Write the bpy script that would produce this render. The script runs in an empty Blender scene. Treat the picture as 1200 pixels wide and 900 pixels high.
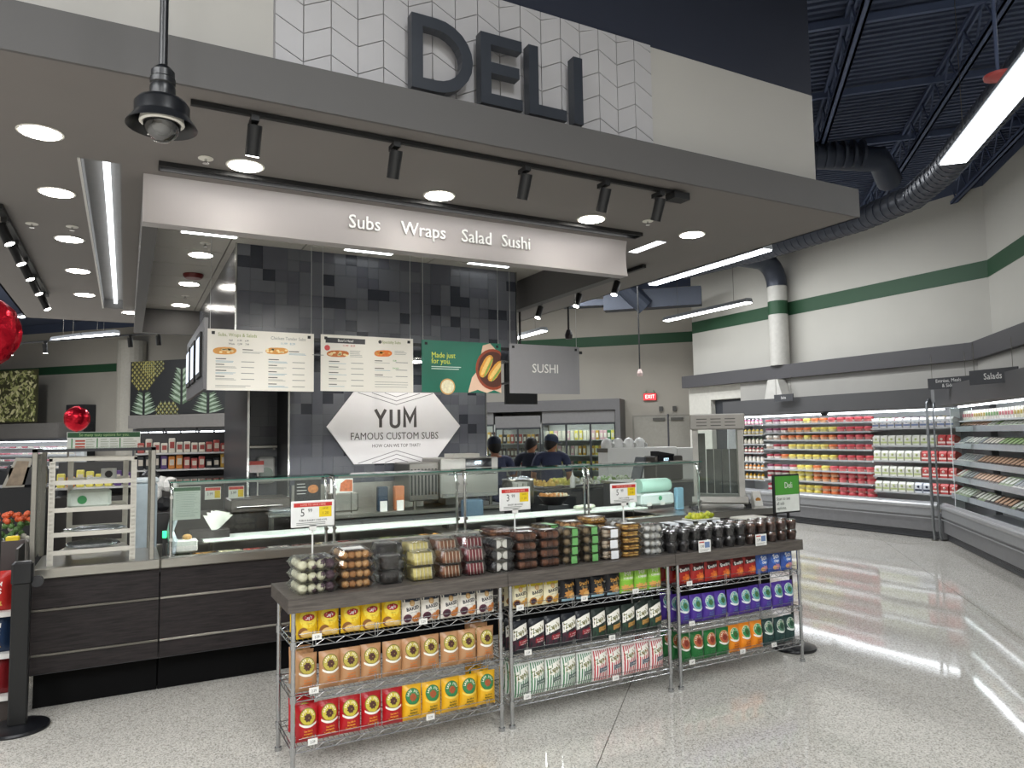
import bpy, bmesh, math, random
from mathutils import Matrix, Vector
R=math.radians; PI=math.pi
S=bpy.context.scene; COL=S.collection; D=bpy.data
# ---------------- camera, world, exposure ----------------
cd=D.cameras.new('camera'); cam=D.objects.new('camera',cd); COL.objects.link(cam); S.camera=cam
cd.sensor_width=36; cd.sensor_fit='HORIZONTAL'; cd.lens=846.88/1200*36; cd.clip_end=200; cd.clip_start=.05
_y,_p,_r=.49141,.072858,.015673
_f=Vector((math.sin(_y)*math.cos(_p),math.cos(_y)*math.cos(_p),math.sin(_p)))
_a=Vector((math.cos(_y),-math.sin(_y),0)); _d=_f.cross(_a)
_a2=_a*math.cos(_r)+_d*math.sin(_r); _d2=-_a*math.sin(_r)+_d*math.cos(_r)
cam.matrix_world=Matrix(((_a2.x,-_d2.x,-_f.x,0),(_a2.y,-_d2.y,-_f.y,0),(_a2.z,-_d2.z,-_f.z,1.75),(0,0,0,1)))
W=D.worlds.new('world'); S.world=W; W.use_nodes=True
W.node_tree.nodes['Background'].inputs[0].default_value=(.6,.65,.7,1); W.node_tree.nodes['Background'].inputs[1].default_value=.3
S.view_settings.view_transform='Standard'; S.view_settings.look='None'; S.view_settings.gamma=1; S.view_settings.use_curve_mapping=False
S.view_settings.exposure=0.5
S.cycles.transparent_max_bounces=24
LAMP=11.0      # strength of the linear lamps
DOWN=26.0      # strength of the recessed downlights
def area(name,loc,sx,sy,power,to,col=(1,.98,.95)):
    l=D.lights.new(name,'AREA'); l.shape='RECTANGLE'; l.size=sx; l.size_y=sy; l.energy=power; l.color=col
    o=D.objects.new(name,l); COL.objects.link(o); o.location=loc
    o.rotation_euler=(Vector(to)-Vector(loc)).to_track_quat('-Z','Y').to_euler(); return o
# ceiling lamp rows of the shop hall behind and beside the viewer
for x,y,p in [(-4,-2.5,150),(-1,-3.5,150),(-5,2,150),(-8,6,150),(-3.5,.2,150),(1.2,-1.2,150),(-6,12,260),(-8,18,300),(-3,22,300),(3,18,300),(8.5,13,200),(9.6,9.6,120),(7.6,1.9,50)]:
    area('hall_lamp_light',(x,y,5.5),.25,3.4,p*1.1,(x,y,0),(.97,.99,1))
# ---------------- helpers ----------------
def lin(c):
    if isinstance(c,str):
        c=[int(c[i:i+2],16)/255 for i in (0,2,4)]
    return tuple((v/12.92 if v<=.04045 else ((v+.055)/1.055)**2.4) for v in c[:3])+(1,)
MC={}
def P(col,rough=.5,metal=0,var=.06,scale=14,bump=0,bscale=60,emis=0,coat=0,stretch=None,spec=.5):
    key=(str(col),rough,metal,var,scale,bump,bscale,emis,coat,stretch,spec)
    if key in MC: return MC[key]
    m=D.materials.new('surface_'+(col if isinstance(col,str) else 'x')); m.use_nodes=True; t=m.node_tree; n=t.nodes; b=n['Principled BSDF']
    c=lin(col)
    b.inputs['Roughness'].default_value=rough; b.inputs['Metallic'].default_value=metal; b.inputs['Specular IOR Level'].default_value=spec
    if coat: b.inputs['Coat Weight'].default_value=coat; b.inputs['Coat Roughness'].default_value=.08
    tc=n.new('ShaderNodeTexCoord'); mp=n.new('ShaderNodeMapping'); t.links.new(tc.outputs['Object'],mp.inputs[0])
    if stretch: mp.inputs['Scale'].default_value=stretch
    no=n.new('ShaderNodeTexNoise'); no.inputs['Scale'].default_value=scale; no.inputs['Detail'].default_value=3; t.links.new(mp.outputs[0],no.inputs[0])
    mx=n.new('ShaderNodeMix'); mx.data_type='RGBA'; t.links.new(no.outputs[0],mx.inputs[0])
    mx.inputs[6].default_value=tuple(max(0,v*(1-var*2)) for v in c[:3])+(1,); mx.inputs[7].default_value=tuple(min(1,v*(1+var*2)) for v in c[:3])+(1,)
    t.links.new(mx.outputs[2],b.inputs['Base Color'])
    if bump:
        n2=n.new('ShaderNodeTexNoise'); n2.inputs['Scale'].default_value=bscale; t.links.new(mp.outputs[0],n2.inputs[0])
        bu=n.new('ShaderNodeBump'); bu.inputs['Strength'].default_value=bump; bu.inputs['Distance'].default_value=.01
        t.links.new(n2.outputs[0],bu.inputs['Height']); t.links.new(bu.outputs[0],b.inputs['Normal'])
    if emis:
        b.inputs['Emission Color'].default_value=c; b.inputs['Emission Strength'].default_value=emis
    MC[key]=m; return m
def clear(name,tint,alpha,rough=.05,diff=0):
    m=D.materials.new(name); m.use_nodes=True; t=m.node_tree; n=t.nodes; n.clear()
    o=n.new('ShaderNodeOutputMaterial'); tr=n.new('ShaderNodeBsdfTransparent'); tr.inputs[0].default_value=lin(tint)
    g=n.new('ShaderNodeBsdfGlossy'); g.inputs['Roughness'].default_value=rough
    f=n.new('ShaderNodeFresnel'); f.inputs[0].default_value=1.45
    ma=n.new('ShaderNodeMath'); ma.operation='ADD'; ma.inputs[1].default_value=alpha; ma.use_clamp=True
    no=n.new('ShaderNodeTexNoise'); no.inputs['Scale'].default_value=25; bu=n.new('ShaderNodeBump'); bu.inputs['Strength'].default_value=.06
    t.links.new(no.outputs[0],bu.inputs['Height']); t.links.new(bu.outputs[0],g.inputs['Normal'])
    src=g.outputs[0]
    if diff:
        d=n.new('ShaderNodeBsdfDiffuse'); d.inputs[0].default_value=(.8,.8,.8,1); m2=n.new('ShaderNodeMixShader'); m2.inputs[0].default_value=diff
        t.links.new(src,m2.inputs[1]); t.links.new(d.outputs[0],m2.inputs[2]); src=m2.outputs[0]
    mi=n.new('ShaderNodeMixShader'); t.links.new(f.outputs[0],ma.inputs[0]); t.links.new(ma.outputs[0],mi.inputs[0])
    t.links.new(tr.outputs[0],mi.inputs[1]); t.links.new(src,mi.inputs[2]); t.links.new(mi.outputs[0],o.inputs[0]); return m
def emit(name,col,s):
    m=D.materials.new(name); m.use_nodes=True; b=m.node_tree.nodes['Principled BSDF']
    b.inputs['Base Color'].default_value=lin(col); b.inputs['Emission Color'].default_value=lin(col); b.inputs['Emission Strength'].default_value=s; b.inputs['Roughness'].default_value=.5
    return m
GLASS=clear('guard_glass','f8fcfa',.015,.02); PLASTIC=clear('clear_plastic','fafbfa',.045,.12,.12); GEDGE=P('3f7a6c',.15,0)
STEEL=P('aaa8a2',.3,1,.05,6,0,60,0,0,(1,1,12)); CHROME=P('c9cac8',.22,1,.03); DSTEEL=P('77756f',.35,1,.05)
BLACK=P('121315',.35); MBLACK=P('0d0e10',.6); WHITE=P('e9e8e3',.4); OFFW=P('dedbd2',.5)
class B:
    def __init__(s): s.v=[];s.f=[];s.m=[];s.k=0;s.M=None
    def add(s,vs,fs,k=None):
        o=len(s.v)
        s.v+=[tuple(s.M@Vector(v)) for v in vs] if s.M is not None else [tuple(v) for v in vs]
        s.f+=[tuple(i+o for i in f) for f in fs]; s.m+=[s.k if k is None else k]*len(fs); return s
    def box(s,x0,y0,z0,x1,y1,z1,k=None):
        return s.add([(x0,y0,z0),(x1,y0,z0),(x1,y1,z0),(x0,y1,z0),(x0,y0,z1),(x1,y0,z1),(x1,y1,z1),(x0,y1,z1)],
          [(0,3,2,1),(4,5,6,7),(0,1,5,4),(1,2,6,5),(2,3,7,6),(3,0,4,7)],k)
    def bbox(s,x0,y0,z0,x1,y1,z1,b=.01,k=None):   # box with chamfered top/bottom rings
        r=[(x0+b,y0+b,z0,x1-b,y1-b),(x0,y0,z0+b,x1,y1),(x0,y0,z1-b,x1,y1),(x0+b,y0+b,z1,x1-b,y1-b)]
        vs=[];fs=[]
        for a,c,z,e,g in r: 
            q=min(b,.4*(e-a),.4*(g-c)); vs+=[(a+q,c,z),(e-q,c,z),(e,c+q,z),(e,g-q,z),(e-q,g,z),(a+q,g,z),(a,g-q,z),(a,c+q,z)]
        for j in range(3):
            for i in range(8): fs.append((j*8+i,j*8+(i+1)%8,j*8+8+(i+1)%8,j*8+8+i))
        fs+=[tuple(range(7,-1,-1)),tuple(range(24,32))]; return s.add(vs,fs,k)
    def cyl(s,p0,p1,r,n=8,r1=None,caps=True,k=None):
        p0=Vector(p0);p1=Vector(p1);d=(p1-p0).normalized(); a=d.orthogonal().normalized(); b=d.cross(a); r1=r if r1 is None else r1
        vs=[p0+(a*math.cos(2*PI*i/n)+b*math.sin(2*PI*i/n))*r for i in range(n)]+[p1+(a*math.cos(2*PI*i/n)+b*math.sin(2*PI*i/n))*r1 for i in range(n)]
        fs=[(i,(i+1)%n,n+(i+1)%n,n+i) for i in range(n)]
        if caps: fs+=[tuple(range(n-1,-1,-1)),tuple(range(n,2*n))]
        return s.add(vs,fs,k)
    def tube(s,pts,r,n=6,k=None):
        pts=[Vector(p) for p in pts]; vs=[];fs=[];N=len(pts); a=None
        for j,p in enumerate(pts):
            d=((pts[min(j+1,N-1)]-pts[max(j-1,0)])).normalized()
            a=d.orthogonal().normalized() if a is None else (a-d*a.dot(d)).normalized()
            b=d.cross(a); rr=r[j] if isinstance(r,(list,tuple)) else r
            vs+=[p+(a*math.cos(2*PI*i/n)+b*math.sin(2*PI*i/n))*rr for i in range(n)]
        for j in range(N-1): fs+=[(j*n+i,j*n+(i+1)%n,(j+1)*n+(i+1)%n,(j+1)*n+i) for i in range(n)]
        fs+=[tuple(range(n-1,-1,-1)),tuple(range((N-1)*n,N*n))]; return s.add(vs,fs,k)
    def lathe(s,pr,n=16,c=(0,0,0),k=None,sx=1,sy=1):
        vs=[(c[0]+r*math.cos(2*PI*i/n)*sx,c[1]+r*math.sin(2*PI*i/n)*sy,c[2]+z) for r,z in pr for i in range(n)]
        fs=[(j*n+i,j*n+(i+1)%n,(j+1)*n+(i+1)%n,(j+1)*n+i) for j in range(len(pr)-1) for i in range(n)]
        if pr[0][0]>1e-4: fs.append(tuple(range(n-1,-1,-1)))
        if pr[-1][0]>1e-4: fs.append(tuple(range((len(pr)-1)*n,len(pr)*n)))
        return s.add(vs,fs,k)
    def ball(s,c,r,n=8,m=5,sx=1,sy=1,sz=1,k=None):
        return s.lathe([(max(1e-5,r*math.sin(PI*j/m)),-r*sz*math.cos(PI*j/m)) for j in range(m+1)],n,c,k,sx,sy)
    def prism(s,pts,a,b,ax='y',k=None):
        n=len(pts)
        f={'y':lambda p,t:(p[0],t,p[1]),'z':lambda p,t:(p[0],p[1],t),'x':lambda p,t:(t,p[0],p[1])}[ax]
        return s.add([f(p,a) for p in pts]+[f(p,b) for p in pts],[tuple(range(n)),tuple(range(2*n-1,n-1,-1))]+[(i,(i+1)%n,n+(i+1)%n,n+i) for i in range(n)],k)
    def mesh(s,name,mats,smooth=None,shift=(0,0,0)):
        me=D.meshes.new(name); me.from_pydata([(v[0]-shift[0],v[1]-shift[1],v[2]-shift[2]) for v in s.v],[],s.f)
        for m in (mats if isinstance(mats,(list,tuple)) else [mats]): me.materials.append(m)
        if any(s.m): me.polygons.foreach_set('material_index',s.m)
        bm=bmesh.new(); bm.from_mesh(me); bmesh.ops.recalc_face_normals(bm,faces=bm.faces); bm.to_mesh(me); bm.free()
        if smooth: me.shade_smooth(); me.set_sharp_from_angle(angle=R(smooth))
        return me
    def build(s,name,mats,par=None,world=False,smooth=None,loc=None):
        sh=par.location if (world and par) else (0,0,0)
        return put(name,s.mesh(name,mats,smooth,sh),par,loc)
KIDS={}
def put(name,me,par=None,loc=None,rot=None):
    o=D.objects.new(name,me); COL.objects.link(o)
    if par is not None: o.parent=par; KIDS.setdefault(par.name,[]).append(o)
    if loc: o.location=loc
    if rot: o.rotation_euler=rot
    return o
def tag(o,label,cat,group=None,kind=None):
    for a,c in ((' from the left',' from left'),(' on the ',' on '),(' of the ',' of '),(' in the ',' in '),('small ',''),('steel well pan','well pan')):
        if len(label.split())>16: label=label.replace(a,c)
    o['label']=label; o['category']=cat
    if group: o['group']=group
    if kind: o['kind']=kind
    return o
def thing(name,label,cat,loc=(0,0,0),rz=0,group=None):
    o=put(name,None,None,loc,(0,0,rz)); return tag(o,label,cat,group)
def dup(r,loc,rz=None,label=None,group=None,par=None):
    c=r.copy(); COL.objects.link(c); c.location=loc
    if rz is not None: c.rotation_euler=(0,0,rz)
    if label: c['label']=label
    if group: c['group']=group
    if par: c.parent=par
    _kids(r,c); return c
def _kids(r,c):
    for k in KIDS.get(r.name,[]):
        d=k.copy(); COL.objects.link(d); d.parent=c; KIDS.setdefault(c.name,[]).append(d); _kids(k,d)
def struct(name,b,m,world=True,smooth=None,par=None):
    o=b.build(name,m,par,False,smooth)
    if par is None: o['kind']='structure'
    return o
def stuff(o): o['kind']='stuff'; return o
TC={}
def tmesh(s,size,mat,ext=.0008,off=0,align='CENTER',xs=1,res=2):
    key=(s,size,mat.name,ext,off,align,xs)
    if key in TC: return TC[key]
    c=D.curves.new('lettering','FONT'); c.body=s; c.size=size; c.align_x=align; c.align_y='CENTER'; c.extrude=ext; c.offset=off; c.resolution_u=res
    o=D.objects.new('t',c); me=D.meshes.new_from_object(o); me.name='lettering'
    D.objects.remove(o); D.curves.remove(c)
    me.transform(Matrix(((xs,0,0,0),(0,0,-1,0),(0,1,0,0),(0,0,0,1))))
    me.materials.clear(); me.materials.append(mat); TC[key]=me; return me
def text(s,size,mat,loc,par=None,rot=(0,0,0),**k):
    o=put('lettering',tmesh(s,size,mat,**k),par,loc,rot); return o
def ordn(i): return ('%dth'%(i+1) if (i+1)%10 not in (1,2,3) else '%d%s'%(i+1,{1:'st',2:'nd',3:'rd'}[(i+1)%10])) if i>15 else ['first','second','third','fourth','fifth','sixth','seventh','eighth','ninth','tenth','eleventh','twelfth','thirteenth','fourteenth','fifteenth','sixteenth'][i]
random.seed(7)
# ---------------- materials of the shell ----------------
def floor_mat():
    m=D.materials.new('polished_terrazzo'); m.use_nodes=True; t=m.node_tree; n=t.nodes; b=n['Principled BSDF']; L=t.links
    tc=n.new('ShaderNodeTexCoord')
    v=n.new('ShaderNodeTexVoronoi'); v.inputs['Scale'].default_value=150; L.new(tc.outputs['Object'],v.inputs[0])
    r=n.new('ShaderNodeValToRGB'); L.new(v.outputs['Color'],r.inputs[0])
    e=r.color_ramp.elements; e[0].color=lin('a09c94'); e[0].position=.15; e[1].color=lin('e6e2da'); e[1].position=.8
    e2=r.color_ramp.elements.new(.45); e2.color=lin('cfcbc2')
    n2=n.new('ShaderNodeTexNoise'); n2.inputs['Scale'].default_value=.8; n2.inputs['Detail'].default_value=5; L.new(tc.outputs['Object'],n2.inputs[0])
    mx=n.new('ShaderNodeMix'); mx.data_type='RGBA'; mx.blend_type='MULTIPLY'; mx.inputs[0].default_value=.2
    L.new(r.outputs[0],mx.inputs[6]); L.new(n2.outputs[0],mx.inputs[7]); L.new(mx.outputs[2],b.inputs['Base Color'])
    b.inputs['Roughness'].default_value=.055; b.inputs['Specular IOR Level'].default_value=.5
    n3=n.new('ShaderNodeTexNoise'); n3.inputs['Scale'].default_value=1.6; L.new(tc.outputs['Object'],n3.inputs[0])
    bu=n.new('ShaderNodeBump'); bu.inputs['Strength'].default_value=.05; bu.inputs['Distance'].default_value=.02; L.new(n3.outputs[0],bu.inputs['Height']); L.new(bu.outputs[0],b.inputs['Normal'])
    return m
def wood_mat(name,a,bc,rough=.45,st=(1,1,14)):
    m=D.materials.new(name); m.use_nodes=True; t=m.node_tree; n=t.nodes; b=n['Principled BSDF']; L=t.links
    tc=n.new('ShaderNodeTexCoord'); mp=n.new('ShaderNodeMapping'); mp.inputs['Scale'].default_value=st; L.new(tc.outputs['Object'],mp.inputs[0])
    no=n.new('ShaderNodeTexNoise'); no.inputs['Scale'].default_value=6; no.inputs['Detail'].default_value=8; no.inputs['Roughness'].default_value=.7; L.new(mp.outputs[0],no.inputs[0])
    r=n.new('ShaderNodeValToRGB'); L.new(no.outputs[0],r.inputs[0]); r.color_ramp.elements[0].color=lin(a); r.color_ramp.elements[0].position=.35; r.color_ramp.elements[1].color=lin(bc); r.color_ramp.elements[1].position=.68
    L.new(r.outputs[0],b.inputs['Base Color']); b.inputs['Roughness'].default_value=rough; b.inputs['Specular IOR Level'].default_value=.3
    bu=n.new('ShaderNodeBump'); bu.inputs['Strength'].default_value=.15; bu.inputs['Distance'].default_value=.003; L.new(no.outputs[0],bu.inputs['Height']); L.new(bu.outputs[0],b.inputs['Normal'])
    return m
FLOOR=floor_mat()
DWOOD=wood_mat('dark_walnut_laminate','1b1718','332d2d',.55,(1,1,12)); GWOOD=wood_mat('grey_oak_laminate','4b4642','6b645e',.4,(1,4,14))
WALLP=P('b9b7b0',.7,0,.02,2,.05,200); WALLD=P('a5a096',.75,0,.02,2,.05,200); GREYP=P('77736e',.6,0,.02,2); SOFF=P('77726f',.75,0,.015,3,.03,150)
FASC=P('555352',.65,0,.015,3); GREEN=P('22492f',.6,0,.03,3); NAVY=P('485168',.75,0,.05,2); BEAM=P('48474a',.55,0,.02,3); CANO=P('4b4b4d',.4,0,.02,3)
# ---------------- floor: slabs with sawn joints at 45 degrees to the counter ----------------
fl=struct('floor',B().box(-16,-8,-.2,18,44,-.02),P('55534f',.7))
q=math.sqrt(.5); G=3.0; off=(.0,.53)
def diag(u,w): return (u*q+w*q, u*q-w*q)     # u along (1,1), w along (1,-1)
jw=(4.17-3.11)*-q   # joint line through (3.11,4.17): w=(x-y)*q
jw=(3.11-4.17)*q; ju=1.4
for a in range(-4,9):
    for c in range(-9,8):
        u0=ju+a*G*1.25;u1=u0+G*1.25;w0=jw+c*G;w1=w0+G; g=.0025
        pts=[diag(u0+g,w0+g),diag(u1-g,w0+g),diag(u1-g,w1-g),diag(u0+g,w1-g)]
        cx=sum(p[0] for p in pts)/4; cy=sum(p[1] for p in pts)/4
        if -14<cx<16 and -7<cy<34: 
            o=B().prism(pts,-.02,0,'z').build('floor_slab',FLOOR,fl)
# ---------------- perimeter walls ----------------
def wallseg(name,p0,p1,z0,z1,th,mat):
    p0=Vector(p0);p1=Vector(p1); d=(p1-p0).normalized(); nrm=Vector((d.y,-d.x))
    a=p0+nrm*th;b_=p1+nrm*th
    return struct(name,B().prism([tuple(p0),tuple(p1),tuple(b_),tuple(a)],z0,z1,'z'),mat)
K=28.4
wallseg('wall_right',(12.46,13.68),(12.46,6.63),0,5.78,-.15,WALLP)
wallseg('wall_right_angled',(12.46,6.63),(-.2,-6.03),0,5.78,-.15,WALLP)
wallseg('wall_back',(-13.6,K+13.6),(14.72,13.68),0,5.78,-.2,WALLD)
wallseg('wall_return',(14.72,13.68),(12.61,13.68),0,5.78,-.15,WALLD)
wallseg('wall_left',(-13.6,-6.03),(-13.6,K+13.6),0,6.1,-.2,WALLD)
wallseg('wall_front',(-.2,-6.03),(-13.6,-6.03),0,6.1,-.2,WALLD)
# painted dark band above the walls and the roof deck
struct('trim_1',B().prism([(12.46,13.68),(12.46,6.63),(-.2,-6.03),(-.1,-6.17),(12.62,6.57),(12.62,13.68)],5.78,6.2,'z'),NAVY)
struct('trim_2',B().prism([(-13.6,K+13.6),(14.72,13.68),(14.9,13.8),(-13.5,K+13.9)],5.78,6.2,'z'),NAVY)
deck=struct('ceiling',B().box(-14,-6.5,6.1,15.5,43,6.25),NAVY)
b=B()
for i in range(150):
    w=-2+i*.15
    u=5+i*.11; b.prism([diag(u,-3),diag(u,12),diag(u+.05,12),diag(u+.05,-3)],6.06,6.1,'z')
b.M=None
stuff(b.build('deck_corrugation',NAVY,deck))
JO=P('515d7a',.6,0,.05,3)
def joist(k,u0,u1):
    w=-k*q; b=B(); z1,z0=6.06,5.62
    for dz in (z0,z1-.05):
        for s in (-.045,.02):
            b.prism([diag(u0,w+s),diag(u1,w+s),diag(u1,w+s+.025),diag(u0,w+s+.025)],dz,dz+.05,'z')
        b.prism([diag(u0,w-.045),diag(u1,w-.045),diag(u1,w+.045),diag(u0,w+.045)],dz+.045 if dz>5.8 else dz,dz+.05 if dz>5.8 else dz+.006,'z')
    u=u0
    while u<u1-.6:
        for a,c,za,zc in ((u,u+.3,z0+.03,z1-.03),(u+.3,u+.6,z1-.03,z0+.03)):
            p=diag(a,w);r=diag(c,w); b.cyl((p[0],p[1],za),(r[0],r[1],zc),.012,5)
        u+=.6
    o=b.build('roof_joist',JO); tag(o,'dark open web roof joist, %s one counted from the right wall'%ordn({-7.1:0,-5.35:1,-3.6:2,-1.85:3,-.1:4,1.65:5}[k]),'joist','roof joists above the shop'); return o
for k in (-1.85,-3.6,-5.35,-7.1,-.1,1.65): joist(k,5 if k>-3 else 6.5,17 if k>-5 else 15)
# ceiling side beams in the other direction
b=B()
for u in (7.9,9.6,11.4): 
    b.prism([diag(u,-1),diag(u,9),diag(u+.05,9),diag(u+.05,-1)],5.95,6.03,'z')
b.build('purlin',JO,deck)
# green stripe
def stripe(n,pts,z0,z1,mat,th=.006):
    b=B()
    for (x0,y0),(x1,y1) in zip(pts,pts[1:]):
        d=Vector((x1-x0,y1-y0)).normalized(); nx,ny=d.y,-d.x
        b.prism([(x0,y0),(x1,y1),(x1+nx*th,y1+ny*th),(x0+nx*th,y0+ny*th)],z0,z1,'z')
    return struct(n,b,mat)
stripe('trim_3',[(12.46,13.68),(12.46,6.63),(.5,-5.33)],4.245,4.53,GREEN)
stripe('trim_4',[(-13.6,K+13.6),(14.72,13.68)],4.245,4.53,GREEN)
# bulkhead beam over the coolers
b=B(); b.prism([(12.1,13.72),(12.1,6.78),(1.5,-3.82),(1.5,-4.33),(12.46,6.63),(12.46,13.72)],2.878,3.165,'z'); struct('trim_5',b,BEAM)
b=B(); b.prism([(12.2,11.9),(12.2,6.74),(1.7,-3.76),(1.7,-4.13),(12.46,6.63),(12.46,11.9)],2.2,2.878,'z'); struct('trim_6',b,P('a19f9a',.6,0,.03,3))
# doorway in the right wall beyond the coolers
b=B(); b.box(12.30,12.95,0,12.46,13.7,2.88); b.box(12.30,11.75,0,12.46,11.95,2.88); b.box(12.30,11.95,2.55,12.46,12.95,2.88); d1=struct('door_1',b,P('c4c2ba',.6))
B().box(12.43,11.97,0,12.455,12.94,2.54).build('doorway_dark',P('2a2d33',.5),d1)  # dark sheet painted in for the shade inside the open doorway
# ducts: white drop on the wall with a green band, dark elbow and run
dd=thing('wall_duct','white round duct dropping down the bright right wall with a green band and dark elbow','duct',(12.2,10.75,2.45))
B().cyl((12.2,10.75,3.165),(12.2,10.75,4.245),.2,20).cyl((12.2,10.75,4.53),(12.2,10.75,4.85),.2,20).build('duct_pipe',P('bdbbb5',.5),dd,True,40)
B().cyl((12.2,10.75,4.245),(12.2,10.75,4.53),.202,20).build('green_band',GREEN,dd,True,40)
pts=[(12.2,10.75,4.85)]+[(12.2-.5+.5*math.cos(a),10.75,4.9+.5*math.sin(a)) for a in [R(x) for x in range(0,91,15)]]+[(10.9,10.75,5.4)]
B().tube(pts,.21,16).build('duct_elbow',P('3a3f4b',.4,.3),dd,True,50)
b=B(); b.prism([(10.98,2.46),(10.5,2.46),(10.62,2.86),(10.88,2.86)],11.95,12.19,'x'); b.build('duct_boot',P('c9c7c1',.5),dd,True)
d2=thing('ceiling_duct','long dark spiral duct running along the back of the canopy then bending towards the big lamp','duct',(7.3,4.5,4.4))
b=B(); pts=[(9.0,10.0,4.75),(8.75,8.0,4.6),(8.7,6.2,4.6),(8.45,5.3,4.6),(7.9,4.6,4.6),(6.6,3.3,4.6),(5.0,1.7,4.6)]
b.tube(pts,.16,14); b.build('duct_pipe',P('3b404c',.45,.4,.08,3),d2,True,50)
b=B()
for (a,c) in zip(pts,pts[1:]):
    a=Vector(a);c=Vector(c); nn=int((c-a).length/.12)
    for i in range(nn):
        p=a.lerp(c,i/nn); dv=(c-a).normalized()*.008; b.cyl(p,p+dv,.165,14)
stuff(b.build('spiral_seam',P('4a505d',.4,.4),d2,True))
d3=thing('overhead_duct','dark flexible duct high up behind the right end of the sign wall','duct',(8.6,6.2,5.5))
b=B().tube([(7.0,7.4,5.55),(8.2,6.5,5.5),(9.0,6.1,5.45),(9.5,6.3,5.3)],.17,14)
for i in range(9): 
    t=i/9; b.cyl((7.9+.9*t,6.7-.6*t,5.5),(7.93+.9*t,6.68-.6*t,5.5),.185,14)
b.build('duct_pipe',P('3c4250',.5,.3),d3,True,50)
d4=thing('back_duct','dark rectangular duct with a side branch under the roof near the back wall','duct',(10.5,13.2,4.7))
b=B(); b.prism([(10.0,14.0),(11.6,12.4),(11.85,12.65),(10.25,14.25)],4.72,5.15,'z'); b.prism([(9.2,14.6),(10.0,14.0),(10.25,14.25),(9.45,14.85)],4.85,5.0,'z'); b.cyl((10.2,13.6,5.35),(10.75,13.35,4.75),.22,14)
b.build('duct_box',P('2e3440',.5,.3),d4,True)
# ---------------- deli canopy ----------------
x0,x1,yf,yb=-1.25,5.28,3.79,11.9; zc=3.5
cz=B()
def cp(a,c,e,g): cz.box(a,c,zc,e,g,zc+.05)
hx0,hx1,hy0,hy1=.165,3.87,5.285,11.36
sx0,sx1,sy0,sy1=-.285,-.055,5.05,10.66
cp(x0,yf,x1,4.915); cp(x0,4.915,x1,4.965); cp(x0,4.965,x1,sy0); cp(x0,sy0,sx0,sy1); cp(sx1,sy0,x1 if False else hx0,sy1)
cp(hx0,sy0,4.22,hy0); cp(hx0,hy0,hx0+.001,hy1); cp(hx1,hy0,4.22,sy1); cp(4.34,sy0,x1,sy1); cp(4.22,5.5,4.34,sy1); cp(x0,sy1,hx0,yb); cp(hx1,sy1,x1,yb); cp(hx0,hy1,hx1,yb)
canopy=struct('ceiling_canopy',cz,SOFF)
b=B(); b.box(x0,yf-.02,zc,x1,yf,zc+.235); b.box(x1-.02,yf,zc+.0,x1,yb,zc+.235); b.box(x0,yf,zc,x0+.02,yb,zc+.235); b.box(x0,yb-.02,zc,x1,yb,zc+.235); b.box(x0,yf,zc+.225,x1-.02,4.03,zc+.235)
b.box(5.03,4.03,zc+.225,x1-.02,yb,zc+.235); struct('trim_7',b,FASC)
# upstand wall carrying the sign
wd=struct('wall_deli',B().box(-1.05,4.006,zc+.235,5.064,4.12,4.585).box(4.95,4.12,zc+.235,5.064,yb,4.585),P('bab7b1',.75,0,.02,2))
struct('wall_upper',B().box(-1.05,4.01,4.585,5.064,4.12,6.06).box(4.95,4.12,4.585,5.064,yb,6.06),P('262b3a',.75,0,.03,2))
TILEW=P('b9b7b8',.45,0,.02,4)
# chevron relief tiles
cx0=.683; cw=(3.325-.683)/17; th=.165; b0=3.735
base=B().box(cx0-.005,3.998,b0,3.33,4.006,4.585).build('panel_backing',P('8e8c8c',.6),wd)
for i in range(17):
    xa=cx0+i*cw+.003; xb=cx0+(i+1)*cw-.003; s=.075 if i%2==0 else -.075
    nrow=0
    for j in range(-1,7):
        za=b0+j*th-.03; zl=za+(0 if s<0 else .075); zr=zl+(-s if s>0 else -s)
        # parallelogram, sloping down (s>0) or up (s<0) to the right
        pl=[(xa,zl),(xb,zl-s),(xb,zl-s+th-.006),(xa,zl+th-.006)]
        pl=[(x,min(4.583,max(b0,z))) for x,z in pl]
        if max(p[1] for p in pl)-min(p[1] for p in pl)<.02 or (pl[3][1]-pl[0][1]<.004 and pl[2][1]-pl[1][1]<.004): continue
        B().prism(pl,3.986,3.999,'y').build('relief_tile',TILEW,wd)
# DELI letters
LET=P('30343b',.4)
def stroke(b,p,w,y0,y1,closed=False):
    n=len(p); L=[];Rr=[]
    for i in range(n):
        a=Vector(p[(i-1)%n] if (closed or i) else p[0]); c=Vector(p[(i+1)%n] if (closed or i<n-1) else p[-1]); m=Vector(p[i])
        d1=(m-a).normalized() if (m-a).length>1e-6 else (c-m).normalized(); d2=(c-m).normalized() if (c-m).length>1e-6 else d1
        t=(d1+d2).normalized(); nn=Vector((-t.y,t.x)); k=w/2/max(.35,abs(nn.dot(Vector((-d1.y,d1.x)))))
        L.append(m+nn*k);Rr.append(m-nn*k)
    rng=range(n) if closed else range(n-1)
    vs=[(v.x,y,v.y) for y in (y0,y1) for side in (L,Rr) for v in side]; fs=[]
    for i in rng:
        j=(i+1)%n
        fs+=[(i,j,n+j,n+i),(2*n+i,3*n+i,3*n+j,2*n+j),(i,2*n+i,2*n+j,j),(n+i,n+j,3*n+j,3*n+i)]
    if not closed: fs+=[(0,n,3*n,2*n),(n-1,3*n-1,4*n-1,2*n-1)]
    b.add(vs,fs)
zb,zt,w=3.80,4.255,.07
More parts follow.
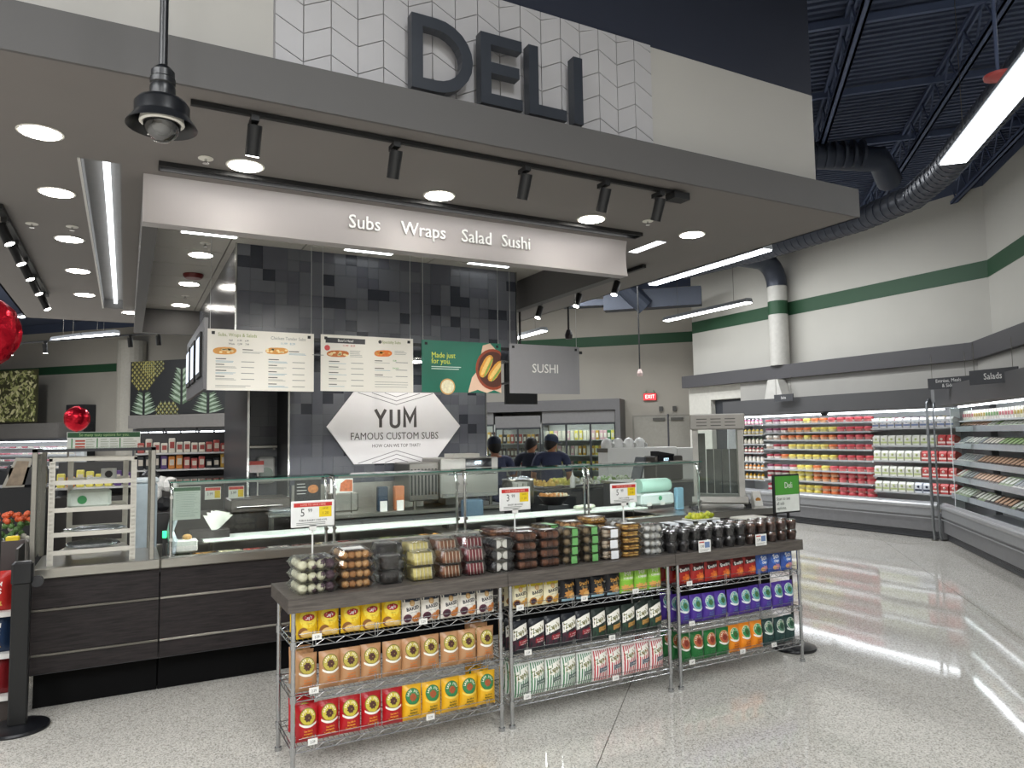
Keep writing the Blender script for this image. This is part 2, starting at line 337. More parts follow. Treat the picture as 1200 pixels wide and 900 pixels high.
def letter(ch):
    o=[]
    if ch=='D':
        xs=1.435+w/2; r=(zt-zb-w)/2; pts=[(xs,zb+w/2),(xs,zt-w/2),(xs+.12,zt-w/2)]+[(xs+.12+.205*math.cos(a),(zt+zb)/2+r*math.sin(a)) for a in [R(x) for x in range(75,-76,-15)]]+[(xs+.12,zb+w/2)]
        return [(pts,True)]
    if ch=='E': x=1.885+w/2; return [([(2.175,zt-w/2),(x,zt-w/2),(x,zb+w/2),(2.175,zb+w/2)],False),([(x+w/2,(zt+zb)/2+.01),(2.155,(zt+zb)/2+.01)],False)]
    if ch=='L': x=2.225+w/2; return [([(x,zt),(x,zb+w/2),(2.505,zb+w/2)],False)]
    if ch=='I': x=2.565+w/2; return [([(x,zt),(x,zb)],False)]
for ch in 'DELI':
    b=B()
    for p,c in letter(ch): stroke(b,p,w,3.86,3.93,c)
    o=b.build('sign_letter',LET); tag(o,'big dark grey capital letter %s standing before the chevron tiles'%ch,'letter','DELI sign letters'); xx=letter(ch)[0][0][0][0]+ (0.03 if ch!='E' else -.25)
    for zq in (zb+.1,zt-.1): B().cyl((xx,3.93,zq),(xx,3.987,zq),.008).build('standoff',DSTEEL,o)
# wall-wash slot
b=B(); b.box(.16,4.89,zc-.03,3.92,4.905,zc); b.box(.16,4.985,zc-.03,3.92,5.0,zc); b.box(.16,4.905,zc-.008,3.92,4.985,zc); b.box(.15,4.89,zc-.03,.16,5.0,zc); b.box(3.92,4.89,zc-.03,3.93,5.0,zc)
o=b.build('slot_light',MBLACK); tag(o,'long black recessed slot in the canopy ceiling before the lit header','slot light')
area('slot_wash',(2.0,4.945,3.465),3.7,.03,3.2,(2.0,5.3,3.2))
# header frame
HEAD=P('a7a2a1',.5,0,.015,2)
b=B(); prof=[(5.17,3.5),(5.182,3.46),(5.19,3.4),(5.192,3.33),(5.187,3.26),(5.178,3.21),(5.17,3.179),(5.285,3.179),(5.285,3.5)]
b.prism(prof,.07,3.97,'x'); h=b.build('header_fascia',HEAD,None,False,50); h['kind']='structure'; h.name='trim_8'; 
b=B().box(.07,5.285,3.179,.165,10.57,3.5).box(3.87,5.285,3.179,3.97,10.57,3.5).box(.165,10.47,3.179,3.87,10.57,3.5); struct('trim_9',b,FASC)
hd=thing('header_lettering','white letters reading Subs Wraps Salad Sushi on the lit grey header','sign',(2.2,5.16,3.2))
LW=P('f4f4f2',.4)
for s,x in (('Subs',1.545),('Wraps',2.015),('Salad',2.47),('Sushi',2.83)): text(s,.145,LW,(x-2.2,.018,.155),hd,ext=.006,off=.0006,xs=.93)
# inner tile ceiling
it=struct('ceiling_inner',B().box(hx0,hy0,3.52,hx1,hy1,3.545),P('5a5855',.6)); TI=P('b4b0a8',.8,0,.03,60,.1,300)
nx=6; ny=10; tw=(hx1-hx0)/nx; tl=(hy1-hy0)/ny
for i in range(nx):
    for j in range(ny): B().box(hx0+i*tw+.006,hy0+j*tl+.006,3.5,hx0+(i+1)*tw-.006,hy0+(j+1)*tl-.006,3.52).build('ceiling_tile',TI,it)
# recessed downlights
DL=emit('downlight_lens','fffaf2',DOWN)
def downlight(x,y,z,label,group,r=.1):
    if not hasattr(downlight,'p'):
        t=thing('downlight',label,'ceiling light',(x,y,z),0,group)
        B().lathe([(.1,-.004),(.116,-.004),(.118,0),(.1,0)],24).build('trim_ring',OFFW,t)
        B().lathe([(.1,-.006),(.098,-.003)],24).build('lens',DL,t); downlight.p=t; return t
    return dup(downlight.p,(x,y,z),0,label,group)
for i,y in enumerate((4.72,5.83,7.14,8.44,9.78)): downlight(-.456,y,3.498,'round recessed downlight, %s from the front in the left row beside the slot lamp'%ordn(i),'downlights left of the slot lamp')
for i,x in enumerate((.64,1.97,3.296,4.36)): downlight(x,4.75,3.498,'round recessed downlight, %s from the left in the row before the header'%ordn(i),'downlights before the header')
for i,y in enumerate((7.25,8.66,10.06,11.0)): downlight(.59,y,3.498,'round recessed downlight, %s from the front in the tiled ceiling'%ordn(i),'downlights in the tiled ceiling')
downlight(.03,10.9,3.498,'round recessed downlight near the back edge of the canopy','downlights at the canopy back'); downlight(4.3,7.4,3.498,'round recessed downlight right of the tile bulkhead','downlights right of the bulkhead')
downlight(3.78,8.0,3.498,'small downlight inside the header right of the dark bulkhead','downlights right of the bulkhead')
for i,x in enumerate((1.95,2.65,3.3)): downlight(x,7.1,2.548,'recessed downlight under the tile bulkhead, %s from the left, over the steel table'%ordn(i),'downlights under the bulkhead')
# long slot lamps in the canopy
EM=emit('lamp_diffuser','f6fbff',LAMP); EM2=emit('slot_diffuser','f6fbff',4)
t=thing('linear_slot_lamp','long recessed lamp slot in the canopy ceiling left of the header','ceiling light',(-.17,5.05,3.5))
b=B().box(sx0,sy0,3.5,sx0+.008,sy1,3.62).box(sx1-.008,sy0,3.5,sx1,sy1,3.62).box(sx0,sy0,3.61,sx1,sy1,3.62).box(sx0,sy0,3.5,sx1,sy0+.008,3.62).box(sx0,sy1-.008,3.5,sx1,sy1,3.62)
b.build('slot_housing',P('6d6b69',.6),t,True); B().box(-.165,sy0+.03,3.56,-.125,sy1-.03,3.61).build('diffuser',emit('slot_strip','f6fbff',2.2),t,True); B().box(-.295,sy0,3.492,-.28,sy1,3.5).build('trim_strip',P('c9c7c2',.4),t,True)
def slotlamp(x0,y0,x1,y1,z,label):
    t=thing('slot_lamp',label,'ceiling light',((x0+x1)/2,(y0+y1)/2,z),0,'short slot lamps of the canopy')
    B().box(x0,y0,z-.006,x1,y1,z+.0).build('diffuser',EM2,t,True); B().box(x0-.012,y0-.012,z-.004,x1+.012,y1+.012,z+.001).build('housing',OFFW,t,True)
slotlamp(.377,6.46,.81,6.52,3.498,'slot lamp in the tiled ceiling left of the bulkhead corner')
slotlamp(1.75,6.46,2.2,6.52,3.498,'slot lamp in the tiled ceiling at the middle of the bulkhead')
slotlamp(3.0,6.46,3.45,6.52,3.498,'slot lamp in the tiled ceiling at the right of the bulkhead')
t=slotlamp(4.23,5.06,4.33,5.49,3.51,'short recessed lamp in the canopy just right of the header')
# pendant linear lamps
EMB=emit('big_lamp_diffuser','f6fbff',5)
def linlamp(p0,p1,z,label,group='hanging linear lamps',w=.13,top=6.1,em=None):
    p0=Vector(p0);p1=Vector(p1); L=(p1-p0).length; a=math.atan2(p1.y-p0.y,p1.x-p0.x)
    t=thing('linear_lamp',label,'ceiling light',(p0.x,p0.y,z),a,group)
    B().prism([(-w/2,.0),(w/2,0),(w*.38,.055),(-w*.38,.055)],0,L,'x').build('housing',P('a9adb3',.35,.3),t)
    B().box(.01,-w*.42,-.012,L-.01,w*.42,0).build('diffuser',em or EM,t)
    for u in (.3,L-.3): B().cyl((u,0,.05),(u,0,top-z),.003,5).build('hanger_wire',DSTEEL,t)
    return t
linlamp((5.85,3.33),(4.15,1.63),3.9,'big bright linear lamp nearest the viewer at the upper right, far section',w=.22,em=EMB)
linlamp((4.14,1.62),(2.44,-.08),3.9,'big bright linear lamp nearest the viewer at the upper right, near section',w=.22,em=EMB)
linlamp((5.70,6.95),(5.69,5.1),3.6,'hanging linear lamp close beyond the right end of the canopy')
linlamp((7.753,9.13),(7.758,7.33),3.6,'hanging linear lamp before the bright wall duct')
linlamp((5.83,11.6),(5.82,9.75),3.42,'linear lamp seen past the right edge of the tile bulkhead')
linlamp((-1.17,15.2),(-.68,14.44),3.6,'linear lamp low over the left back, left section')
linlamp((-.66,14.42),(-.16,13.86),3.6,'linear lamp low over the left back, right section')
linlamp((-2.0,18.0),(-1.5,17.3),4.4,'small far linear lamp above the left back pair')
# track lights
def spot(t,loc,aim,on,n='spotlight'):
    x,y,z=loc; b=B(); b.box(-.02,-.05,-.03,.02,.05,0); b.cyl((0,0,-.03),(0,0,-.07),.01); s=put('spotlight',b.mesh('mount',MBLACK),t,loc)
    d=Vector(aim).normalized(); p=Vector((0,0,-.11))
    h=B().cyl(p-d*.07,p+d*.09,.038,14).build('lamp_head',BLACK,s,smooth=40)
    if on: B().cyl(p+d*.0905,p+d*.093,.033,14).build('lens',DL,h)
t=thing('track_light','long black track with five spotlights along the canopy front','track light',(.26,3.925,3.46))
B().box(0,-.014,.01,3.2,.014,.035).build('track',MBLACK,t); B().box(3.15,-.05,-.03,3.29,.05,.02).build('feed_box',MBLACK,t)
for x in (.31,1.09,1.955,2.57,3.04): spot(t,(x,0,0),(-.02,.42,-1),x<.4)
t=thing('track_light','short black track with five lit spotlights at the left of the canopy','track light',(-.84,6.3,3.46))
B().box(-.02,0,0,.02,3.6,.035).build('track',MBLACK,t); B().box(-.4,-.03,0,.02,.03,.035).build('track_end',MBLACK,t)
for y in (.25,.95,1.6,2.35,3.3): spot(t,(0,y,0),(.45,-.1,-1),True)
t=thing('track_light','black track with three lit spotlights right of the tile bulkhead','track light',(4.67,5.8,3.46))
B().box(-.02,0,0,.02,3.4,.035).build('track',MBLACK,t)
for y in (.5,1.25,2.15): spot(t,(0,y,0),(-.4,-.1,-1),True)
t=thing('track_light','thin rail with four dark spotlights low over the left back area','track light',(-2.6,16.0,3.5))
B().cyl((0,0,0),(4.0,-4.2,0),.018,6).build('track',MBLACK,t)
for f in (.2,.34,.66,.76): spot(t,(4*f,-4.2*f,0),(.1,.1,-1),f<.5)
for x in (.31,1.09,1.955,2.57,3.04):
    l=D.lights.new('track_spot_light','SPOT'); l.energy=42; l.spot_size=R(42); l.spot_blend=.7; l.shadow_soft_size=.035; l.color=(1,.97,.92)
    o=D.objects.new('track_spot_light',l); COL.objects.link(o); o.location=(.26+x,3.985,3.24); o.rotation_euler=(Vector((.26+x+.25,7.3,1.75))-Vector(o.location)).to_track_quat('-Z','Y').to_euler()
# small ceiling devices
def sprink(x,y,label): 
    t=thing('sprinkler_head',label,'sprinkler',(x,y,3.5),0,'sprinkler heads'); B().lathe([(.045,-.004),(.045,0)],14).build('escutcheon',OFFW,t); B().cyl((0,0,-.004),(0,0,-.03),.008).cyl((0,0,-.03),(0,0,-.034),.02,10).build('nozzle',CHROME,t)
sprink(.405,4.73,'sprinkler head in the canopy ceiling beside the left end of the black slot'); sprink(-.69,6.76,'small white ceiling sprinkler right of the left spotlights'); sprink(-.413,6.72,'sprinkler head between two downlights of the left row')
sprink(.59,6.81,'sprinkler head behind the header in the tiled ceiling'); sprink(3.75,4.6,'sprinkler head near the last track spotlight'); sprink(.6,9.4,'sprinkler head further back in the tiled ceiling')
t=thing('fire_alarm','round red fire alarm under the tiled ceiling','alarm',(.595,8.15,3.5)); B().lathe([(.0001,-.05),(.08,-.045),(.1,-.02),(.1,0)],20).build('body',P('6d2320',.4),t,smooth=40)
for (x,y,z,l) in ((5.81,2.93,4.42,'red sprinkler guard hanging beside the big lamp at the upper right'),):
    t=thing('pendant_sprinkler',l,'sprinkler',(x,y,z)); B().cyl((0,0,.04),(0,0,6.1-z),.014).build('pipe',JO,t); B().lathe([(.0001,-.03),(.05,-.02),(.095,.0),(.1,.02),(.05,.04)],18).build('cage',P('b44a48',.4),t,smooth=50)
for (x,y,z,zt_,c,l) in ((5.85,9.1,3.2,3.9,'2a2326','small dark device hanging from a short rod behind the canopy'),(9.3,11.8,2.95,5.2,'b9a49f','pale device hanging from a long rod before the green stripe')):
    t=thing('hanging_device',l,'ceiling device',(x,y,z)); B().cyl((0,0,.12),(0,0,zt_-z),.015).build('rod',MBLACK,t); B().lathe([(.05,0),(.06,.06),(.03,.14)],12).build('body',P(c,.5),t)
# dome camera
t=thing('dome_camera','black dome camera with a shade hanging on a pole before the canopy','camera',(.1,3.0,2.93))
B().cyl((0,0,.27),(0,0,3.17),.016,12).build('pole',BLACK,t,smooth=40)
B().lathe([(.03,.26),(.042,.245),(.042,.22),(.046,.215),(.046,.195),(.042,.19),(.046,.18),(.046,.16),(.045,.13)],20).build('neck',BLACK,t,smooth=30)
B().lathe([(.045,.135),(.085,.128),(.098,.11),(.098,.07),(.103,.06),(.125,.03),(.127,.025),(.12,.03),(.095,.06),(.09,.1),(.045,.11)],28).build('shade',BLACK,t,smooth=50)
B().lathe([(.05,.11),(.072,.1),(.08,.04),(.072,.035),(.065,.04)],24).build('collar',OFFW,t,smooth=40)
B().lathe([(.0001,-.035),(.03,-.027),(.052,-.006),(.064,.02),(.068,.042)],22).build('dome',clear('smoked_dome','6a6f75',.15,.03),t,smooth=60)
B().ball((0,0,.035),.036,12,8).build('lens_unit',P('17181b',.3),t,smooth=60)
# ---------------- tile bulkhead and tile wall ----------------
T1=P('5d5f65',.3,0,.05,9); T2=P('50525a',.28,0,.05,9); T3=P('31343c',.25,0,.04,9); GROUT=P('3a3c42',.6)
tmc={}
def tilewall(par,x0,x1,z0,z1,y,nx,nz,seed,wide=3):
    rnd=random.Random(seed); tw=(x1-x0)/nx; th=(z1-z0)/nz; used=set()
    for j in range(nz):
        for i in range(nx):
            if (i,j) in used: continue
            w=1;h=1; m=0; r=rnd.random()
            if r<.17: m=2
            elif r<.55:
                w=rnd.choice((1,1,2)); h=rnd.choice((1,2)); m=rnd.choice((0,1))
                for a in range(w):
                    for c in range(h):
                        if (i+a,j+c) in used or i+a>=nx or j+c>=nz: w=h=1
            else: m=rnd.choice((0,0,1))
            for a in range(w):
                for c in range(h): used.add((i+a,j+c))
            key=(round(tw,4),round(th,4),w,h,m)
            if key not in tmc: tmc[key]=B().box(.0012,-.006,.0012,w*tw-.0012,0,h*th-.0012).mesh('tile',(T1,T2,T3)[m])
            put('tile',tmc[key],par,(x0+i*tw,y,z0+j*th))
bk=struct('wall_bulkhead',B().box(.84,6.69,2.55,3.64,11.05,3.499),P('45474d',.22,0,.05,4))
tilewall(bk,.845,3.635,2.555,3.5,6.69,26,9,3)
B().box(.825,6.675,2.55,.84,6.69,3.5).box(3.64,6.675,2.55,3.652,6.69,3.5).build('edge_trim',CHROME,bk)
lw=struct('wall_tiled',B().box(1.45,7.46,0,3.64,9.4,2.55),P('3f4046',.35,0,.05,5))
tilewall(lw,1.455,3.635,.93,2.55,7.46,20,15,5)
B().box(1.435,7.445,.0,1.452,7.46,2.55).box(3.64,7.445,0,3.652,7.46,2.55).build('edge_trim',CHROME,lw)
al=struct('wall_alcove',B().box(1.08,8.1,0,1.45,9.4,2.55).box(1.06,7.5,0,1.08,9.4,2.55),P('2f3136',.4,0,.05,5))
tilewall(al,1.085,1.445,.93,2.55,8.1,4,15,9)
B().box(1.055,7.485,.0,1.075,7.5,2.55).build('edge_trim',CHROME,al)
t=thing('towel_dispenser','slim steel bar shelf on the dark alcove tiles left of the hexagonal sign','shelf',(1.265,8.09,1.67)); B().bbox(-.17,-.09,0,.17,0,.03,.006).build('shelf_body',STEEL,t); B().box(-.15,-.07,-.02,-.13,0,0).box(.13,-.07,-.02,.15,0,0).build('bracket',STEEL,t)
t=thing('paper_dispenser','small white paper dispenser on the alcove wall under the steel bar','dispenser',(1.33,8.09,1.3)); B().bbox(-.1,-.1,0,.08,0,.28,.02).build('housing',P('c9c9c4',.35),t); B().cyl((-.01,-.105,.1),(-.01,-.1,.1),.07,18).build('window',P('8d9a90',.2),t)
t=thing('red_white_card','small red and white card on a white stem in the dark alcove','sign',(1.19,7.9,1.0)); B().box(-.09,-.004,.42,.09,.004,.54).build('card',P('cfc6c2',.4),t); B().box(-.09,-.006,.5,.09,-.004,.54).build('red_band',P('c03a2c',.4),t); B().cyl((.03,0,0),(.03,0,.42),.007).build('stem',WHITE,t)
# ---------------- menu boards ----------------
INK=P('3c3c3a',.6); INKG=P('8b8d88',.6); INKB=P('7ba0b3',.6); INKR=P('b9473c',.6); OLIVE=P('8f9a4f',.6); MENU=P('e4e0d6',.45,0,.01)
BR=P('d99a4d',.6,0,.1,60); BR2=P('b9672c',.6,0,.12,60); CR=P('f1dca6',.6,0,.05,60)
def board(name,label,cat,x0,x1,z0,z1,y,mat,topz=3.5):
    t=thing(name,label,cat,((x0+x1)/2,y,z0),0,'signs hanging over the counter'); w=(x1-x0)/2; h=z1-z0
    B().box(-w,0,0,w,.012,h).build('panel',mat,t)
    B().box(-w+.03,-.006,h-.045,-w+.055,0,h-.02).box(w-.055,-.006,h-.045,w-.03,0,h-.02).build('fastener',MBLACK,t)
    B().cyl((-w+.02,.02,h-.04),(-w+.02,.02,topz-z0),.0025,5).cyl((w-.02,.02,h-.04),(w-.02,.02,topz-z0),.0025,5).build('hanging_wire',P('c9cac8',.3,.6),t)
    return t
def lines(t,x0,x1,z,n,dz,mat,th=.004,y=-.0008,rag=.3,seed=0):
    b=B(); r=random.Random(seed+int(z*1000)); 
    for i in range(n):
        xe=x1-(x1-x0)*rag*r.random(); b.box(x0,y,z-i*dz-th/2,xe,.0,z-i*dz+th/2)
    return b.build('printed_lines',mat,t)
def blob(t,cx,cz,w,h,mats,y=-.0015,n=16,seed=1,name='food_picture'):
    r=random.Random(seed); b=B(); b.k=0
    b.prism([(cx+w/2*math.copysign(abs(math.cos(a))**.6,math.cos(a)),cz+h/2*math.sin(a)*(.9+.1*r.random())+.06*h*math.cos(a)) for a in [2*PI*i/n for i in range(n)]],y,0,'y')
    b.k=1
    for i in range(10):
        x=cx+w*.42*(r.random()*2-1); z=cz+h*.2*(r.random()*2-1)
        b.prism([(x+.012*math.cos(a)*w/.16,z+.007*math.sin(a)*h/.05) for a in [2*PI*k/6 for k in range(6)]],y-.0006,y,'y')
    return b.build(name,mats,t)
m1=board('menu_board','white hanging menu board with two columns of subs, leftmost over the counter','menu board',.583,1.451,2.172,2.682,6.4,MENU)
text('Subs, Wraps & Salads',.042,OLIVE,(-.2,-.001,.465),m1,xs=.85); text('Chicken Tender Subs',.04,INKG,(.215,-.001,.455),m1,xs=.85)
text('Half       11.99     6.99',.022,INK,(-.19,-.001,.42),m1,xs=.8); text('Whole    12.99     7.99',.022,INK,(-.19,-.001,.39),m1,xs=.8); text('11.99   8.29',.026,INKB,(.21,-.001,.41),m1)
blob(m1,-.3,.33,.185,.065,(BR,CR),seed=3); blob(m1,.12,.345,.19,.06,(BR,CR),seed=5)
for k,(x,z) in enumerate(((-.37,.262),(-.37,.215),(-.37,.165),(-.37,.115),(.05,.27),(.05,.22),(.05,.165),(.05,.115),(.05,.06),(-.16,.345),(.22,.345))):
    lines(m1,x,x+.09,z,1,.02,INK,.007,seed=k); lines(m1,x,x+.17,z-.018,2,.009,INKG if k%2 else INKB,.0035,seed=k+20); lines(m1,x+.2,x+.31,z-.02,1,.01,INKG,.006,rag=.1,seed=k)
lines(m1,-.37,-.05,.04,2,.012,INKG,.004)
m2=board('menu_board','white hanging menu board with a black heading bar, second from the left over the counter','menu board',1.512,2.374,2.18,2.684,6.4,MENU)
B().box(-.39,-.0008,.43,-.03,0,.477).build('heading_bar',P('26272b',.4),m2); text("Boar's Head",.032,WHITE,(-.21,-.0012,.4535),m2,xs=.9)
text('Specialty Subs',.038,OLIVE,(.22,-.001,.46),m2,xs=.85); text('11.99   8.29',.024,INKR,(-.18,-.001,.41),m2); b=B(); b.cyl((.11,-.0015,.46),(.11,0,.46),.016,18); b.build('round_emblem',INK,m2)
b=B(); b.cyl((-.375,-.0015,.385),(-.375,0,.385),.025,18); b.build('red_badge',P('cf4a4a',.5),m2)
blob(m2,-.28,.335,.2,.065,(BR2,CR),seed=7); blob(m2,.14,.355,.17,.065,(P('d9732c',.6,0,.12,50),BR),seed=8)
for k,(x,z) in enumerate(((-.36,.265),(-.36,.215),(-.36,.165),(-.36,.11),(-.36,.06),(.06,.285),(.06,.215),(.06,.155))):
    lines(m2,x,x+.1,z,1,.02,INK,.007,seed=k+40); lines(m2,x,x+.19,z-.018,1,.009,INKG if k%2 else INKB,.0035,seed=k+60); lines(m2,x+.2,x+.32,z-.01,1,.01,INKG,.006,rag=.1,seed=k+30)
text('SUB',.02,P('5fa052',.6),(.25,-.001,.29),m2); text('SALAD',.02,P('5fa052',.6),(.26,-.001,.22),m2)
lines(m2,-.17,-.05,.365,5,.013,INKG,.004); lines(m2,.25,.38,.38,3,.014,INKG,.004); lines(m2,.06,.38,.09,3,.022,INKG,.004,rag=.05)
m3=board('poster_board','green hanging board with a bowl of sandwiches and yellow lettering','sign',2.462,3.304,2.185,2.682,6.4,P('1f6a56',.35,0,.12,3))
YT=P('d9e04b',.5)
text('Made just',.075,YT,(-.325,-.001,.355),m3,align='LEFT',xs=.85); text('for you.',.075,YT,(-.325,-.001,.298),m3,align='LEFT',xs=.85)
lines(m3,-.325,-.01,.245,2,.02,P('cfe3da',.5),.007,rag=.2)
NAP=P('d9b8a0',.7,0,.06,6)
b=B(); b.prism([(.06,0),(.06,.02),(.1,.15),(.16,.22),(.2,.38),(.22,.47),(.3,.495),(.36,.44),(.33,.3),(.42,.1),(.42,0),(.34,.03),(.26,.0),(.16,.03)],-.0006,0,'y').build('napkin_picture',NAP,m3)
b=B(); c=(.33,.235); ring=[(min(.42,c[0]+.19*math.cos(a)),c[1]+.205*math.sin(a)) for a in [2*PI*i/28 for i in range(28)]]; b.prism(ring,-.0012,0,'y'); b.k=1; ring=[(min(.42,c[0]+.165*math.cos(a)),c[1]+.178*math.sin(a)) for a in [2*PI*i/28 for i in range(28)]]; b.prism(ring,-.0018,0,'y'); b.build('bowl_picture',(P('8d3a1c',.5,0,.1,20),P('4d2415',.5,0,.1,20)),m3)
def roll(cx,cz,l,w,ang,nm):
    b=B(); ca,sa=math.cos(ang),math.sin(ang)
    def el(l,w,ox,oz,n=14): 
        o=[]
        for i in range(n):
            a=2*PI*i/n; u=l/2*math.copysign(abs(math.cos(a))**.7,math.cos(a))+ox; v=w/2*math.sin(a)+oz; o.append((min(.42,cx+u*ca-v*sa),cz+u*sa+v*ca))
        return o
    b.k=0; b.prism(el(l,w,0,0),-.0024,0,'y'); b.k=1; b.prism(el(l*.85,w*.4,0,w*.05),-.0029,0,'y'); b.k=2; b.prism(el(l*.9,w*.22,0,-w*.28),-.0032,0,'y')
    b.build(nm,(P('dd9a3c',.5,0,.15,50),P('f0c772',.5,0,.1,50),P('7fa04a',.5,0,.35,60)),m3)
roll(.255,.265,.25,.1,R(62),'sandwich_picture'); roll(.36,.22,.25,.1,R(52),'sandwich_picture')
b=B(); b.cyl((-.16,-.001,.055),(-.16,0,.055),.078,22); b.k=1; b.cyl((-.16,-.0016,.055),(-.16,0,.055),.066,22); b.build('cup_picture',(P('c89b5a',.5),P('ead9b8',.5,0,.2,40)),m3)
m4=board('sushi_sign','plain grey hanging sign reading SUSHI at the right end','sign',3.402,4.24,2.187,2.69,6.4,P('8b8a8d',.5,0,.02))
text('SUSHI',.13,WHITE,(0,-.001,.255),m4,xs=.95)
# rails that carry the boards, side light box
t=thing('sign_rail','dark horizontal rail behind the hanging boards','rail',(.6,6.43,2.62)); B().box(0,0,0,3.7,.03,.03).build('rail',BLACK,t); B().box(2.9,.0,-.32,2.915,.6,-.3).build('arm',BLACK,t)
t=thing('side_menu_board','menu board seen edge on, around the left corner of the leftmost menu board','menu board',(.56,6.44,2.18))
B().box(0,0,0,.03,1.9,.6).build('panel',P('6d6c70',.35),t); b=B()
for y in (.15,.75,1.3): b.box(-.02,y,.12,0,y+.4,.5)
b.build('screen_frame',MBLACK,t); b=B()
for y in (.2,.8,1.35): b.box(-.023,y,.16,-.02,y+.3,.46)
b.build('screen',emit('side_screen','cfd6e4',.7),t)
# dark slab (screen back) behind the sushi sign
t=thing('black_screen','black screen seen from behind under the right hanging sign','screen',(4.41,8.4,2.18)); B().box(0,0,0,.47,.06,.62).build('housing',MBLACK,t); B().box(.02,.06,.02,.45,.063,.6).build('screen_face',P('1c1e22',.2),t); B().cyl((.235,.03,.62),(.235,.03,1.32),.015).build('hanging_pole',MBLACK,t)
# hexagonal YUM sign
t=thing('hexagonal_sign','large light grey hexagonal wall sign reading YUM on the dark tiles','sign',(2.56,7.42,1.49))
hexa=[(-.745,.39),(-.46,.755),(.43,.755),(.745,.39),(.43,0),(-.46,0)]
B().prism(hexa,0,.025,'y').build('panel',P('e9e7e9',.35,0,.01),t)
YI=P('4f4b4a',.5)

b=B()
for pl,cl in (([(-.29,.57),(-.22,.47),(-.22,.38)],0),([(-.15,.57),(-.22,.47)],0),([(-.075,.57),(-.075,.425)]+[(-.02-.055*math.cos(R(a)),.425-.04*math.sin(R(a))) for a in range(20,161,20)]+[(.035,.425),(.035,.57)],0),([(.115,.38),(.115,.57),(.19,.45),(.265,.57),(.265,.38)],0)): stroke(b,[(x_*.8,z_) for x_,z_ in pl],.033,-.002,0,False)
b.build('lettering',YI,t)
text('FAMOUS CUSTOM SUBS',.108,YI,(-.01,-.001,.285),t,xs=.85); text('HOW CAN WE TOP THAT?',.05,YI,(.0,-.001,.185),t,xs=.88)
for s,zb in ((1,0.0),(-1,.755)):
    for a,h in ((.42,.125),(.27,.085),(.13,.04)):
        b=B(); L=[(-a,zb+s*.008),(0,zb+s*(.008+h)),(a,zb+s*.008)]; stroke(b,L,.006,-.001,0); b.build('chevron_line',P('6f6c70',.5),t)
# ---------------- deli service counter ----------------
t=thing('service_counter','long deli counter with dark wood front, black toe kick and steel top','counter',(2.9,6.1,0))
X0,X1=-.54,6.35; seams=[X0,.235,2.57,3.87,5.2,X1]
TOE=P('060607',.7,0,.05,9,0,60,0,0,None,.15)
def cpart(n,m,*bx,**k): 
    b=B()
    for q_ in bx: b.bbox(*q_,b=k.get('b',.003))
    return b.build(n,m,t,True)
cpart('carcass',P('55555a',.5),(X0+.02,5.76,.24,X1,6.42,.8))
for a,c in zip(seams,seams[1:]):
    for z0,z1 in ((.255,.368),(.382,.656),(.670,.868)): cpart('wood_panel',DWOOD,(a+.003,5.72,z0,c-.003,5.75,z1))
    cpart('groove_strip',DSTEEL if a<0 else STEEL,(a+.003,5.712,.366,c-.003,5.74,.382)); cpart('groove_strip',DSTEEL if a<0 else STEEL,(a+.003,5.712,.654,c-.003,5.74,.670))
    cpart('steel_edge',STEEL,(a+.002,5.69,.868,c-.002,5.8,.935),b=.006)
for a,c in ((X0+.03,.235),(.235,1.6),(1.6,3.0),(3.0,4.4),(4.4,X1)): cpart('toe_kick',TOE,(a+.003,5.86,0,c-.003,5.9,.255))
cpart('toe_return',MBLACK,(X0+.03,5.9,0,X0+.06,6.4,.255)); cpart('end_panel',DWOOD,(X0,5.75,.255,X0+.02,6.42,.868))
cpart('base_frame',MBLACK,(X0+.1,5.95,0,X1-.1,6.35,.24))
cpart('steel_deck',STEEL,(X0+.02,5.8,.8,.235,6.42,.93)); cpart('steel_deck',STEEL,(2.45,5.8,.8,2.75,6.42,.925)); cpart('steel_deck',STEEL,(4.85,5.8,.8,X1,6.42,.93))
cpart('back_ledge',STEEL,(.235,6.36,.8,4.85,6.44,.95))
cpart('well_floor',P('1b1d20',.4),(.235,5.8,.8,2.45,6.36,.83),(2.75,5.8,.8,4.85,6.36,.83))
cb=thing('cutting_board_shelf','long white serving shelf running along the back of the counter wells','shelf',(2.6,6.17,.98)); B().bbox(-2.06,-.15,.0,2.2,.17,.02,.004).build('board',P('e6ebe6',.3,0,.01),cb)
for x in (-2.0,-1,0,1,2.1): B().box(x,-.02,-.15,x+.02,.1,0).build('bracket',DSTEEL,cb)
